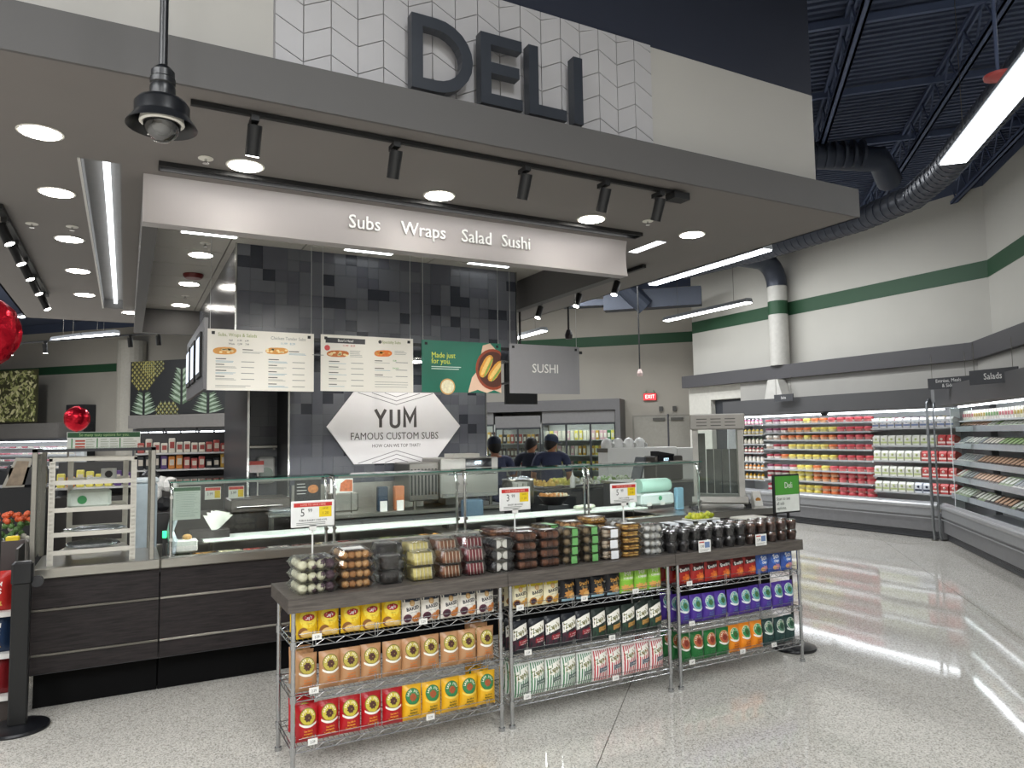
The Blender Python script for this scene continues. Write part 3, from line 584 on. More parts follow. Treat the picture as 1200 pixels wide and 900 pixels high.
# food pans in the wells
FOODC=['3f5d2c','a03a2a','c9b79a','7f8f3a','d9d4b0','5a2f24','2f4526','b98a3a','c9c3bb','8a2f2f']
pm=[P(c,.6,0,.25,45,.5,70) for c in FOODC]
pan=0
for xs,xe in ((.27,2.43),(2.78,4.82)):
    n=int((xe-xs)/.18); wv=(xe-xs)/n
    for i in range(n):
        x=xs+i*wv; p=thing('food_pan','steel well pan of %s at the %s place from the left in the %s counter well'%(('greens','sliced tomato','onion','pickles','shredded cheese','olives','spinach','peppers','slaw','salsa')[(pan*7)%10],ordn(i),'left' if xs<1 else 'right'),'pan',(x+wv/2,5.9,.83),0,'pans in the counter wells')
        b=B(); w=wv/2-.006
        b.box(-w,-.09,0,w,.09,.004).box(-w,-.09,0,-w+.003,.09,.09).box(w-.003,-.09,0,w,.09,.09).box(-w,-.09,0,w,-.087,.09).box(-w,.087,0,w,.09,.09); b.build('pan_body',CHROME,p)
        b=B(); r=random.Random(i); 
        for k in range(14): b.ball(((r.random()-.5)*w*1.7,(r.random()-.5)*.15,.055+.015*r.random()),.022,6,4)
        stuff(b.build('filling',pm[(pan*7)%10],p)); pan+=1
# glass guards
def guard(x0,x1,label):
    t=thing('glass_guard',label,'glass guard',(x0,5.75,.935),0,'glass guards of the counter'); L=x1-x0
    B().box(.02,-.004,.07,L-.02,.004,.525).build('front_pane',GLASS,t)
    B().box(.0,-.03,.525,L,.3,.533).build('top_pane',GLASS,t); B().box(0,-.033,.525,L,-.03,.533).box(0,.3,.525,L,.303,.533).build('top_edge',GEDGE,t)
    for x in (.012,L-.012):
        B().tube([(x,0.02,0),(x,.02,.44),(x,.035,.49),(x,.07,.515),(x,.2,.518)],.012,8).cyl((x,.02,0),(x,.02,.01),.03,12).build('post',CHROME,t,smooth=50)
        for zq in (.12,.42): B().cyl((x,-.012,zq),(x,.02,zq),.013,10).build('clamp',CHROME,t)
    B().box(.05,.02,.505,L-.05,.04,.524).build('lamp_strip',P('c9cac8',.3,.4),t)
    area('counter_lamp_light',((x0+x1)/2,5.79,1.435),L-.1,.02,5,((x0+x1)/2,6.0,.9),(.97,1,.99))
    return t
guard(.29,1.42,'glass guard with a tall left post next to the steel tray rack')
guard(1.46,2.545,'glass guard in front of the hexagonal sign wall'); guard(2.595,3.86,'glass guard right of the twin posts, with the workers behind it'); guard(3.88,5.28,'glass guard at the right end with the wrapped rolls behind it')
# tray rack case at the left
t=thing('tray_rack_case','glass and steel display case with sliding tray rack at the left counter end','display case',(-.18,6.08,.93))
for x,y in ((-.345,-.33),(.36,-.33),(-.345,.3),(.36,.3)): B().bbox(x-.016,y-.016,0,x+.016,y+.016,.78,.004).build('corner_post',STEEL,t)
B().box(-.36,-.35,.765,.375,-.32,.785).box(-.36,.3,.765,.375,.32,.785).box(-.36,-.35,.765,-.33,.32,.785).box(.345,-.35,.765,.375,.32,.785).build('top_frame',P('3c3d40',.4,.6),t)
B().box(-.36,-.352,.785,.375,.32,.792).build('top_glass',GLASS,t); B().box(-.362,-.3,.03,-.357,.28,.75).box(.372,-.3,.03,.377,.28,.75).build('side_glass',GLASS,t)
rk=P('cfccc4',.35,.6,.05,8)
for x,y in ((-.25,-.27),(.24,-.27),(-.17,.2),(.19,.2)):
    b=B(); b.box(x-.018,y-.008,0,x-.010,y+.008,.72).box(x+.010,y-.008,0,x+.018,y+.008,.72).box(x-.018,y+.004,0,x+.018,y+.008,.72)
    for i in range(24): b.box(x-.014,y-.009,.02+i*.0292,x+.014,y-.003,.036+i*.0292)
    b.build('slotted_upright',rk,t)
B().box(-.27,-.28,.7,.26,-.26,.725).box(-.19,.19,.7,.21,.21,.725).box(-.27,-.28,.7,-.25,.21,.72).box(.24,-.28,.7,.26,.21,.72).build('rack_top',rk,t)
for z in (.54,.355,.19,.07):
    B().prism([(-.245,-.27),(.235,-.27),(.19,.2),(-.17,.2)],z,z+.006,'z').box(-.245,-.275,z,.235,-.268,z+.03).box(-.17,.19,z,.19,.2,z+.03).build('tray_shelf',rk,t)
def bag_of(name,label,cat,loc,s,mat,seed,group=None):
    t=thing(name,label,cat,loc,0,group); r=random.Random(seed); b=B()
    n=12;m=7; vs=[];fs=[]
    for j in range(m+1):
        for i in range(n):
            a=2*PI*i/n; ph=PI*j/m; k=1+.18*(r.random()-.5); vs.append((s[0]*math.sin(ph)*math.cos(a)*k,s[1]*math.sin(ph)*math.sin(a)*k,s[2]*(1-math.cos(ph)*min(1,k))))
    zmin=min(v[2] for v in vs); vs=[(x,y,z-zmin) for x,y,z in vs]
    fs=[(j*n+i,j*n+(i+1)%n,(j+1)*n+(i+1)%n,(j+1)*n+i) for j in range(m) for i in range(n)]
    b.add(vs,fs).build('body',mat,t,smooth=60); return t
FOIL=P('b9bdc2',.25,.9,.1,20,.6,60)
bag_of('foil_pack','crumpled silver foil pack on the lowest tray of the steel rack','package',(-.19,6.0,1.006),(.17,.12,.035),FOIL,2,'packs on the tray rack')
bag_of('foil_pack','wrapped flat silver pack on the second tray from below','package',(-.17,6.0,1.126),(.19,.13,.022),FOIL,4,'packs on the tray rack')
t=thing('printed_pouch','white pouch with a green round mark on the third tray of the steel rack','package',(-.2,6.05,1.292)); B().bbox(-.15,-.06,0,.12,.06,.13,.02).build('pouch',P('cfd8cf',.35,0,.05,20,.3),t); B().cyl((-.06,-.062,.06),(-.06,-.06,.06),.03,16).build('round_mark',P('3d8f55',.5),t)
t=thing('slicer_head','small white and grey machine part on the upper tray of the steel rack','appliance',(-.1,6.08,1.476)); B().cyl((0,0,0),(0,0,.09),.05,16).bbox(-.14,-.05,0,-.0,.05,.03,.005).build('body',P('cdcdca',.4),t,smooth=40); B().cyl((.0,-.052,.05),(0,-.048,.05),.025,14).build('dial',BLACK,t)
# ---------------- wire racks with the wood top ----------------
RY0,RY1=3.97,4.37; WIRE=P('b9bbbd',.25,.95,.05,10)
units=[(.80,2.02),(2.09,3.317),(3.405,4.61)]; shelves=[.155,.415,.69]
names=['left','middle','right']
for ui,(a,c) in enumerate(units):
    t=thing('wire_rack','chrome wire rack with three shelves of snack bags, %s of the three'%names[ui],'rack',((a+c)/2,(RY0+RY1)/2,0),0,'chrome wire racks')
    for x in (a,c):
        for y in (RY0,RY1):
            b=B().cyl((x,y,.01),(x,y,.848),.0125,10).cyl((x,y,0),(x,y,.02),.02,10)
            for z in shelves: b.cyl((x,y,z-.035),(x,y,z+.005),.017,10)
            b.build('post',WIRE,t,True,50)
    for z in shelves:
        b=B()
        for y in (RY0,RY1):
            for zz in (z,z-.03): b.cyl((a,y,zz),(c,y,zz),.0035,6)
            n=22
            for i in range(n):
                xa=a+(c-a)*i/n; xb=a+(c-a)*(i+1)/n; b.cyl((xa,y,z if i%2 else z-.03),(xb,y,z-.03 if i%2 else z),.0022,5,caps=False)
        for x in (a,c):
            for zz in (z,z-.03): b.cyl((x,RY0,zz),(x,RY1,zz),.0035,6)
            for i in range(8):
                ya=RY0+.4*i/8; b.cyl((x,ya,z if i%2 else z-.03),(x,ya+.05,z-.03 if i%2 else z),.0022,5,caps=False)
        b.build('shelf_frame',WIRE,t,True)
        b=B()
        for i in range(1,44): x=a+(c-a)*i/44; b.cyl((x,RY0,z),(x,RY1,z),.0016,4,caps=False)
        for y in (RY0+.13,RY0+.27): b.cyl((a,y,z-.005),(c,y,z-.005),.003,5)
        stuff(b.build('wire_deck',WIRE,t,True))
        b=B(); b.cyl((a+.03,RY0-.006,z+.04),(c-.03,RY0-.006,z+.04),.0018,5)
        for i in range(4): x=a+.1+(c-a-.2)*i/3; b.tube([(x,RY0-.006,z-.03),(x,RY0-.006,z+.05),(x+.015,RY0-.006,z+.05),(x+.015,RY0-.006,z-.03)],.0018,5)
        b.build('front_ledge',WIRE,t,True)
tops=[.763,2.055,3.36,4.627]
for i,(a,c) in enumerate(zip(tops,tops[1:])):
    o=B().bbox(a+.0015,3.93,.848,c-.0015,4.43,.924,.002).build('rack_top_board',GWOOD); tag(o,'thick grey wood grain top board over the %s wire rack'%names[i],'worktop','wood tops of the racks')
# ---------------- snack bags ----------------
def surf(W_,H_,T_,x,z):
    u=abs(2*x/W_); v=z/H_
    prof=(max(0,1-u**2.6))**.7*(max(0,math.sin(PI*min(1,max(0,v))**.82)))**.55
    return T_/2*prof+.0012*math.sin(x*160+z*70)*math.sin(v*PI)+.0008*math.sin(z*230-x*90)*math.sin(v*PI)
def bagmesh(W_,H_,T_,mat,crimp=None):
    b=B(); nx,nz=9,12; vs=[];fs=[]
    for s in (-1,1):
        for j in range(nz+1):
            for i in range(nx+1):
                x=-W_/2+W_*i/nx; z=H_*j/nz; e=1-.035*math.sin(PI*j/nz)
                vs.append((x*e,s*(surf(W_,H_,T_,x,z)),z))
        o=0 if s<0 else (nx+1)*(nz+1)
        for j in range(nz):
            for i in range(nx): a=o+j*(nx+1)+i; fs.append((a,a+1,a+nx+2,a+nx+1))
    b.add(vs,fs); 
    if crimp: 
        n0=len(b.f)
        for fi,f in enumerate(b.f):
            if min(b.v[q_][2] for q_ in f)>H_*.9 or max(b.v[q_][2] for q_ in f)<H_*.07: b.m[fi]=1
    return b.mesh('bag_body',[mat]+([crimp] if crimp else []),70)
class Print:   # flat print that follows the bag front
    def __init__(s,W_,H_,T_): s.W,s.H,s.T=W_,H_,T_; s.b=B(); s.mats=[]; s.lay=0
    def _k(s,m):
        if m not in s.mats: s.mats.append(m)
        return s.mats.index(m)
    def _pt(s,x,z): x=max(-s.W*.47,min(s.W*.47,x)); z=max(.002,min(s.H-.002,z)); return (x*(1-.035*math.sin(PI*z/s.H)),-(surf(s.W,s.H,s.T,x,z)+.0006+s.lay*.00045),z)
    def disc(s,cx,cz,rx,rz,m,n=20,rings=3,wob=0,a0=0,a1=360,inner=0):
        vs=[];fs=[]; k=s._k(m); full=(a1-a0)>=360; N=n if full else n+1
        for j in range(rings+1):
            f=inner+(1-inner)*j/rings
            for i in range(N):
                a=R(a0+(a1-a0)*i/n); w=1+wob*math.sin(i*2.4)*(j/rings); vs.append(s._pt(cx+rx*f*w*math.cos(a),cz+rz*f*w*math.sin(a)))
        for j in range(rings):
            for i in range(N if full else N-1): i2=(i+1)%N; fs.append((j*N+i,j*N+i2,(j+1)*N+i2,(j+1)*N+i))
        s.b.add(vs,fs,k); s.lay+=1; return s
    def rect(s,x0,z0,x1,z1,m,nx=6,nz=4,shear=0,curve=0):
        vs=[];k=s._k(m)
        for j in range(nz+1):
            for i in range(nx+1):
                x=x0+(x1-x0)*i/nx; z=z0+(z1-z0)*j/nz+shear*(x-x0)+curve*((2*i/nx-1)**2); vs.append(s._pt(x,z))
        s.b.add(vs,[(j*(nx+1)+i,j*(nx+1)+i+1,(j+1)*(nx+1)+i+1,(j+1)*(nx+1)+i) for j in range(nz) for i in range(nx)],k); s.lay+=1; return s
    def text(s,t,size,x,z,m,ang=0,off=0,xs=.9,arc=None):
        k=s._k(m)
        if arc:
            n=len(t)
            for i,ch in enumerate(t):
                a=R(arc[1]+(arc[2]-arc[1])*(i/(n-1))); s._t(ch,size,x+arc[0]*math.cos(a),z+arc[0]*math.sin(a),k,a-PI/2,off,xs)
        else: s._t(t,size,x,z,k,R(ang),off,xs)
        s.lay+=1; return s
    def _t(s,t,size,x,z,k,ang,off,xs):
        me=tmesh(t,size,WHITE,ext=0,off=off,xs=xs,res=1); ca,sa=math.cos(ang),math.sin(ang)
        s.b.add([s._pt(x+v.co.x*ca-v.co.z*sa,z+v.co.x*sa+v.co.z*ca) for v in me.vertices],[tuple(p.vertices) for p in me.polygons],k)
    def build(s,par):
        b=s.b; me=D.meshes.new('front_print'); me.from_pydata(b.v,[],b.f)
        for m in s.mats: me.materials.append(m)
        me.polygons.foreach_set('material_index',b.m); me.shade_smooth(); return put('front_print',me,par)
BP=dict(rough=.32,var=.03,scale=10,bump=.25,bscale=45)
def bm_(c): return P(c,.32,0,.04,10,.35,38)
pr=lambda c:P(c,.4,0,.02,10)
def new_bag(W_,H_,T_,col,crimp=None):
    t=put('snack_bag',None); t.hide_render=False; put('bag_body',bagmesh(W_,H_,T_,bm_(col),bm_(crimp) if crimp else None),t); return t,Print(W_,H_,T_)
KD={}
def D_lays():
    W_,H_=.118,.16; t,p=new_bag(W_,H_,.06,'e8bd1e'); p.disc(.0,.105,.047,.047,pr('f3d84a')).disc(.002,.112,.034,.0175,pr('8f1f1c')).disc(.002,.112,.031,.0145,pr('b92b2a')).text("Lay's",.024,.002,.112,pr('ffffff'),6,.0006,.85)
    p.text('Classic',.012,.004,.082,pr('8a6b1c')).disc(-.028,.035,.026,.028,pr('8b5a2b')).disc(-.012,.028,.03,.02,pr('e9c274')).disc(.03,.022,.02,.016,pr('f0d08a')); p.build(t); return t,W_,'yellow potato chip bag with a red oval logo'
def D_baked(top,body,a,b_,lab):
    W_,H_=.118,.16; t,p=new_bag(W_,H_,.06,body,top); p.rect(-.055,.125,.055,.148,pr(top)).disc(0,.117,.016,.016,pr('c89a5c')).disc(0,.117,.011,.011,pr('e7c48f')).text('BAKED',.028,.004,.088,pr('2b2a33'),7,.0008,.95).text('potato crisps',.011,.004,.068,pr('77808a'),6)
    p.disc(-.028,.035,.024,.024,pr(a)).disc(-.028,.035,.018,.018,pr('3f2330'),wob=.2).disc(.022,.03,.026,.02,pr(b_),wob=.12).disc(.04,.046,.018,.016,pr(b_)); p.build(t); return t,W_,lab
def D_emblem(col,rim,mid,cen,arc,txt,lab,W_=.118,H_=.195):
    t,p=new_bag(W_,H_,.07,col); z=.135 if H_>.17 else .11
    p.disc(0,z,.044,.044,pr(rim)).disc(0,z,.04,.04,pr(mid),wob=.03).disc(0,z-.003,.02,.02,pr(cen),wob=.18).text('LATE JULY',.015,0,z,pr('fbf6dd'),0,.0005,.9,arc=(.031,165,15))
    p.rect(-.046,z-.053,.046,z-.041,pr(arc),8,2,0,.014)
    for i,s in enumerate(('Sea Salt &','Multigrain','Tortilla Chips')): p.text(s,.0135,.002,z-.07-i*.016,pr(txt),3,.0004,.85)
    p.build(t); return t,W_,lab
def D_zapp(base,st,lab,box,boxt,stripes=True):
    W_,H_=.115,.2; t,p=new_bag(W_,H_,.065,base)
    if stripes:
        for i in range(7): x=-.05+i*.0152; p.rect(x,.006,x+.0072,.192,pr(st),2,12); p.lay-=1
        p.lay+=1
    else: p.rect(-.052,.02,.052,.085,pr(st),6,4,.25)
    p.rect(-.052,.09,.052,.155,pr('efece2'),8,5,.32,-.006).text("Zapp's",.042,.0,.135,pr('a98f3e'),17,.0014,.75).text("Zapp's",.041,.0,.136,pr('2f5b38'),17,0,.75)
    p.rect(-.02,.055,.046,.085,pr(box),5,3,.15).text('New Orleans',.0115,.014,.077,pr(boxt),8,.0002,.8).text('Kettle Style',.0115,.014,.064,pr(boxt),8,.0002,.8); p.build(t); return t,W_,lab
def D_stacy():
    W_,H_=.115,.158; t,p=new_bag(W_,H_,.06,'15171f'); p.text("Stacy's",.034,.004,.105,pr('d7a04a'),8,.0012,.8).text('Pita Chips',.013,.004,.082,pr('d9c08a')).disc(.0,.048,.034,.026,pr('c58a45'),wob=.25).disc(.018,.035,.024,.018,pr('e0b06a'),wob=.2).rect(-.05,.004,.05,.02,pr('9fc3d4')); p.build(t); return t,W_,'black pita chip bag with gold script lettering'
def D_pop():
    W_,H_=.12,.158; t,p=new_bag(W_,H_,.06,'8cc63e'); p.rect(-.054,.085,.054,.14,pr('a4d65a')).text('POP',.034,0,.128,pr('fdfdf2'),0,.001,.9).text('CORNERS',.019,0,.1,pr('fdfdf2'),0,.0006,.95).disc(-.024,.04,.03,.02,pr('e0a85a'),wob=.3).disc(.026,.036,.03,.022,pr('e8b96c'),wob=.3).rect(-.05,.004,.05,.014,pr('e9efe0')); p.build(t); return t,W_,'lime green popped corn bag with white lettering'
def D_dor():
    W_,H_=.115,.16; t,p=new_bag(W_,H_,.06,'a81f1c'); p.disc(0,.125,.045,.025,pr('5b1013'),wob=.1).rect(-.048,.088,.048,.115,pr('141214'),6,3,.12).text('Doritos',.031,.0,.107,pr('f7f4f0'),7,.0012,.82).disc(.01,.045,.036,.03,pr('d9672a'),wob=.25).disc(.018,.04,.02,.016,pr('f08a35'),wob=.25); p.build(t); return t,W_,'red tortilla chip bag with a black and white logo'
def D_sun():
    W_,H_=.122,.162; t,p=new_bag(W_,H_,.06,'3457a8','5f86cf'); p.disc(0,.1,.045,.04,pr('4a78cc')).text('Sun',.045,0,.118,pr('fbfbfb'),8,.0016,.85).text('Chips',.026,.0,.086,pr('fbfbfb'),8,.001,.85).disc(.005,.04,.034,.022,pr('c98a9a'),wob=.25).disc(-.014,.035,.02,.014,pr('e3b06d'),wob=.2); p.build(t); return t,W_,'blue bag of wavy chips with white lettering'
kinds=dict(lays=D_lays(),
 bkw=D_baked('39404d','ebe6dc','5a2338','c77b3c','white baked crisp bag with a dark top'),
 kraft=D_emblem('b98b62','6f6a2c','b9a94b','4d2a22','f2eee0','d9782f','kraft brown bag with a round olive emblem'),
 red=D_emblem('b3161f','6f6a1c','c9b840','4d2a22','f6efe4','f2a53a','red chip bag with a round yellow green emblem'),
 yel=D_emblem('eab320','2e6b3c','2f7d4a','a3522e','f0d25a','33401c','golden yellow bag with a round green emblem'),
 pur=D_emblem('4b2f92','cfe3de','5f9f9c','3f6b3a','e8ecec','5f7fb0','purple chip bag with a pale round emblem'),
 grn=D_emblem('1f6b33','c9a46a','b25a3c','7d2f23','f2efe4','3f8f52','green chip bag with a round red and tan emblem'),
 org=D_emblem('ea8c1c','d9e2b4','2f8a52','3b5b2a','f6efe4','a9501c','orange chip bag with a round green emblem'),
 drk=D_emblem('1f3d3b','dfe6dc','4f7a62','2a4a3a','dfe6e0','3f6660','dark teal chip bag with a pale ringed emblem'),
 bky=D_baked('d9c32c','eee6c4','b8812f','d9a245','yellow edged baked crisp bag'),
 stc=D_stacy(), pop=D_pop(), dor=D_dor(), sun=D_sun(),
 zr=D_zapp('1b1f26','3f1a2a','black kettle chip bag with a white swoosh and red box','8f1f2c','f2dcd8',False),
 zg=D_zapp('1f2b26','23402f','dark green kettle chip bag with a white swoosh and tan box','b78b4a','2f2a1c',False),
 sg=D_zapp('e9ece6','3d7a4e','green and white striped chip bag with a white swoosh','5d6f66','eef0ea'),
 sr=D_zapp('efe6e2','b5202c','red and white striped chip bag with a white swoosh','5d6470','eef0ea'))
rows=[ # unit, shelf, list of (kind,n)
 (0,2,[('lays',5),('bkw',5)]),(0,1,[('kraft',10)]),(0,0,[('red',5),('yel',5)]),
 (1,2,[('bky',3),('stc',4),('pop',3)]),(1,1,[('zr',5),('zg',5)]),(1,0,[('sg',5),('sr',5)]),
 (2,2,[('dor',6),('sun',3)]),(2,1,[('pur',10)]),(2,0,[('grn',4),('org',3),('drk',3)])]
usedk=set(); sn=['bottom','middle','top']; nb=0
rb=random.Random(11)
for ui,sh,seq in rows:
    a,c=units[ui]; n=sum(k[1] for k in seq); x0=a+.022; wv=(c-a-.044)/n; i=0
    for kd,cnt in seq:
        pr_t,W_,lab=kinds[kd]
        for j in range(cnt):
            x=x0+wv*(i+.5); 
            deep=[0] if not (i==0 or (i==n-1 and ui<2)) else [0,1,2]
            for d in deep:
                hg={0:'in front',1:'second from the front',2:'third from the front'}[d]
                if d==0: L='%s, %s of its kind on the %s shelf of the %s wire rack'%(lab,ordn(j) if cnt<20 else '',sn[sh],names[ui]); L=L.replace('potato chip bag with a red oval logo','bag with red oval logo').replace(' with a ',' with ').replace(' and ',' and ')
                else: L='%s, %s at the %s end of the %s shelf'%(lab.split(' with')[0],hg,'left' if i==0 else 'right',sn[sh]); L+=', %s wire rack'%names[ui]
                loc=(x+rb.uniform(-.004,.004),RY0+.045+d*.085+rb.uniform(-.003,.004),shelves[sh]+.0018); rz=rb.uniform(-.07,.07)
                tilt=rb.uniform(-.05,.02)
                g='snack bags on the %s shelf of the %s wire rack'%(sn[sh],names[ui])
                if kd not in usedk: o=pr_t; o.location=loc; o.rotation_euler=(0,0,rz); usedk.add(kd)
                else: o=dup(pr_t,loc,rz)
                o.rotation_euler=(tilt,0,rz); o.scale=(wv/W_*.985,1,1); tag(o,' '.join(L.split()[:16]),'snack bag',g); nb+=1
            i+=1
# price tags on the racks
TAG=P('ecebe6',.4)
def price_tag(x,y,z,label,w=.05,h=.032,txt='2.29',tilt=0):
    t=thing('price_tag',label,'price tag',(x,y,z),0,'price tags on the racks'); B().box(-w/2,-.002,0,w/2,0,h).build('card',TAG,t); text(txt,h*.6,INK,(0,-.0025,h*.45),t,ext=.0002,xs=.8); return t
tg=[(.92,2),(1.52,2),(.905,1),(.9,0),(1.56,0),(2.15,2),(2.62,2),(3.03,2),(2.2,1),(2.83,1),(2.19,0),(2.85,0),(3.5,2),(3.51,1),(3.5,0),(3.98,0),(4.3,0)]
for i,(x,s) in enumerate(tg):
    ui=0 if x<2.05 else 1 if x<3.36 else 2; k=[q_ for q_ in tg if q_[1]==s and (0 if q_[0]<2.05 else 1 if q_[0]<3.36 else 2)==ui].index((x,s))
    price_tag(x,RY0-.012,shelves[s]+.002,'small white price tag, %s from the left on the %s shelf of the %s wire rack'%(ordn(k),sn[s],names[ui]))
# ---------------- bakery packages on the top boards ----------------
ZT=.924
def shell(b,w,d,h,k=0,lip=.006):   # clear clamshell: tapered base and lid meeting at a rim
    def ring(x,y,z): c=min(x,y)*.22; return [(-x+c,-y,z),(x-c,-y,z),(x,-y+c,z),(x,y-c,z),(x-c,y,z),(-x+c,y,z),(-x,y-c,z),(-x,-y+c,z)]
    R_=[ring(w*.42,d*.42,.001),ring(w*.48,d*.48,h*.45),ring(w*.5,d*.5,h*.47),ring(w*.5,d*.5,h*.52),ring(w*.48,d*.48,h*.54),ring(w*.41,d*.41,h*.97),ring(w*.36,d*.36,h*.99)]
    vs=[v for r in R_ for v in r]; fs=[(j*8+i,j*8+(i+1)%8,j*8+8+(i+1)%8,j*8+8+i) for j in range(len(R_)-1) for i in range(8)]+[tuple(range(7,-1,-1)),tuple(range(48,56))]
    b.add(vs,fs,k)
PK={}
def pack(kind,w,d,h):
    """returns a prototype: shell + contents"""
    key=(kind,w,d,h)
    if key in PK: return PK[key]
    t=put('food_package',None); b=B(); shell(b,w,d,h); r=random.Random(hash(kind)%97 if False else sum(map(ord,kind)))
    b.build('clear_shell',PLASTIC,t,smooth=30)
    c=B()
    if kind in('pops','balls','cook','gran','white','twist','greens'):
        col={'pops':('e9dcc0','59414b'),'balls':('c99a64','a9743f'),'cook':('8a5a3a','6a4028'),'gran':('d9aa55','b98436'),'white':('e8e4dd','d9d5cd'),'twist':('cdbba5','a98c72'),'greens':('7f6a4a','5a4632')}[kind]
        nx=max(2,int(w/.05)); ny=max(2,int(d/.055)); rr=min(w/nx,d/ny)*.46
        for i in range(nx):
            for j in range(ny):
                x=-w*.40+(i+.5)*w*.8/nx; y=-d*.42+(j+.5)*d*.84/ny
                if kind in('cook','gran','twist'):
                    for q_ in range(2): c.lathe([(rr*.8,0),(rr,h*.1),(rr*.85,h*.3)],9,(x+r.uniform(-.003,.003),y,h*.1+q_*h*.36),k=r.choice((0,0,1)))
                else: c.ball((x,y,h*.45),min(rr,h*.42),8,6,k=r.choice((0,0,1)))
                if kind in('balls','pops','white'): c.ball((x+r.uniform(-.01,.01),y-.008,h*r.uniform(.35,.6)),rr*.7,6,4,k=r.choice((0,1)))
        c.build('contents',(P(col[0],.6,0,.2,60,.5,90),P(col[1],.6,0,.2,60,.5,90)),t,smooth=50)
    elif kind in('cake','brownie'):
        n=3 if kind=='cake' else 4; c.k=0
        if kind=='cake': c.lathe([(w*.3,h*.06),(w*.38,h*.1),(w*.39,h*.8),(w*.34,h*.86)],14)
        else:
            for i in range(3):
                for j in range(3): c.bbox(-w*.42+i*w*.285,-d*.42+j*d*.285,h*.08,-w*.42+i*w*.285+w*.265,-d*.42+j*d*.285+d*.265,h*.8,.006,k=(i+j)%2)
        cc=('2b2522','1c1817') if kind=='cake' else ('7a4a30','5d3624')
        c.build('contents',(P(cc[0],.5,0,.2,70,.5,90),P(cc[1],.5,0,.2,70,.5,90)),t,smooth=40)
    elif kind in('lemon','carrot','velvet'):
        cc={'lemon':('e6d486','f4eed3'),'carrot':('8a5330','f0e0c8'),'velvet':('7d1f2a','eadfd6')}[kind]
        for i in range(5):
            x=-w*.36+i*w*.145; 
            for q_,(a0,a1,k) in enumerate(((0,.11,0),(.11,.135,1))):
                c.prism([(-d*.38,h*.08),(d*.38,h*.08),(d*.34,h*.82),(-d*.3,h*.86)],x+w*a0,x+w*a1,'x',k)
        c.build('contents',(P(cc[0],.6,0,.15,60,.4,90),P(cc[1],.6,0,.05,60)),t)
    elif kind=='bw':
        for i,(x,s) in enumerate(((-w*.22,1),(w*.2,-1))):
            for q_ in range(3):
                y=-d*.3+q_*d*.28
                pts=[(x+w*.19*math.cos(a),h*.47+h*.38*math.sin(a)) for a in [R(z) for z in range(-90,91,20)]]; pl=[(x+w*.19*math.cos(a),h*.47+h*.38*math.sin(a)) for a in [R(z) for z in range(90,271,20)]]
                c.prism(pts,y,y+d*.2,'y',0 if s>0 else 1); c.prism(pl,y,y+d*.2,'y',1 if s>0 else 0)
        c.build('contents',(P('efebe2',.5),P('211d1f',.45)),t)
    if kind in('greens',): B().box(-w*.1,-d*.515,h*.12,w*.22,-d*.505,h*.9).box(-w*.1,-d*.5,h*.99,w*.22,d*.2,h*.995).build('green_label',P('6aa862',.4),t)
    if kind=='twist': B().box(-w*.16,-d*.515,h*.1,w*.2,-d*.505,h*.85).box(-w*.16,-d*.5,h*.99,w*.2,d*.2,h*.995).build('white_label',P('e8eaec',.4),t)
    if kind in('balls','gran','brownie'): B().box(-w*.3,-d*.25,h*.985,w*.3,d*.1,h*.995).build('white_label',P('e4e3dd',.4),t)
    PK[key]=t; t['_free']=1; return t
desc={'pops':'clear pack of cream and dark cake balls','balls':'clear box of golden brown puffs','cake':'clear dome box with a dark chocolate cake','lemon':'clear box of pale lemon cake slices','carrot':'clear box of brown and cream cake slices','velvet':'clear box of red velvet slices','bw':'clear pack of black and white cookies','brownie':'clear tray of brown bakery squares','greens':'clear pack of brown cookies with a green label','twist':'clear pack of pale twists with a white label','gran':'clear pack of golden crumble cookies','white':'clear pack of white powdered cookies','cook':'clear pack of brown cookies'}
lev=['lowest','second','third','fourth','fifth','sixth']
def stack(kind,x,y,w,d,h,n,where,z0=ZT,rz=0):
    for i in range(n):
        p=pack(kind,w,d,h); loc=(x+rb.uniform(-.004,.004),y+rb.uniform(-.004,.004),z0+i*h); r=rz+rb.uniform(-.04,.04)
        top='topmost' if i==n-1 else lev[i]
        L='%s, %s of the stack %s'%(desc[kind],top,where)
        if p.get('_free'): del p['_free']; o=p; o.location=loc; o.rotation_euler=(0,0,r)
        else: o=dup(p,loc,r)
        if '_free' in o: del o['_free']
        tag(o,' '.join(L.split()[:16]),'food package','bakery packages on the rack tops')
stack('pops',.925,4.1,.24,.26,.062,3,'at the left end'); stack('balls',1.15,4.12,.2,.27,.053,4,'beside cake balls')
stack('cake',1.36,4.08,.15,.15,.08,2,'beside the puffs'); stack('lemon',1.545,4.07,.16,.15,.085,2,'at the front')
stack('carrot',1.715,4.06,.155,.15,.082,2,'at the front'); stack('velvet',1.875,4.06,.145,.15,.082,2,'at the front')
stack('bw',2.06,4.06,.17,.16,.068,3,'left of brown squares')
stack('brownie',2.235,4.06,.15,.15,.058,4,'by the cookies'); stack('brownie',2.4,4.06,.145,.15,.058,4,'by the green labels')
stack('greens',2.56,4.06,.135,.15,.058,4,'on the left'); stack('greens',2.72,4.06,.14,.15,.058,4,'on the right')
stack('twist',2.885,4.06,.16,.15,.07,3,'in the front row'); stack('gran',3.05,4.06,.16,.15,.045,5,'in the front row'); stack('white',3.235,4.06,.17,.16,.052,4,'in the front row')
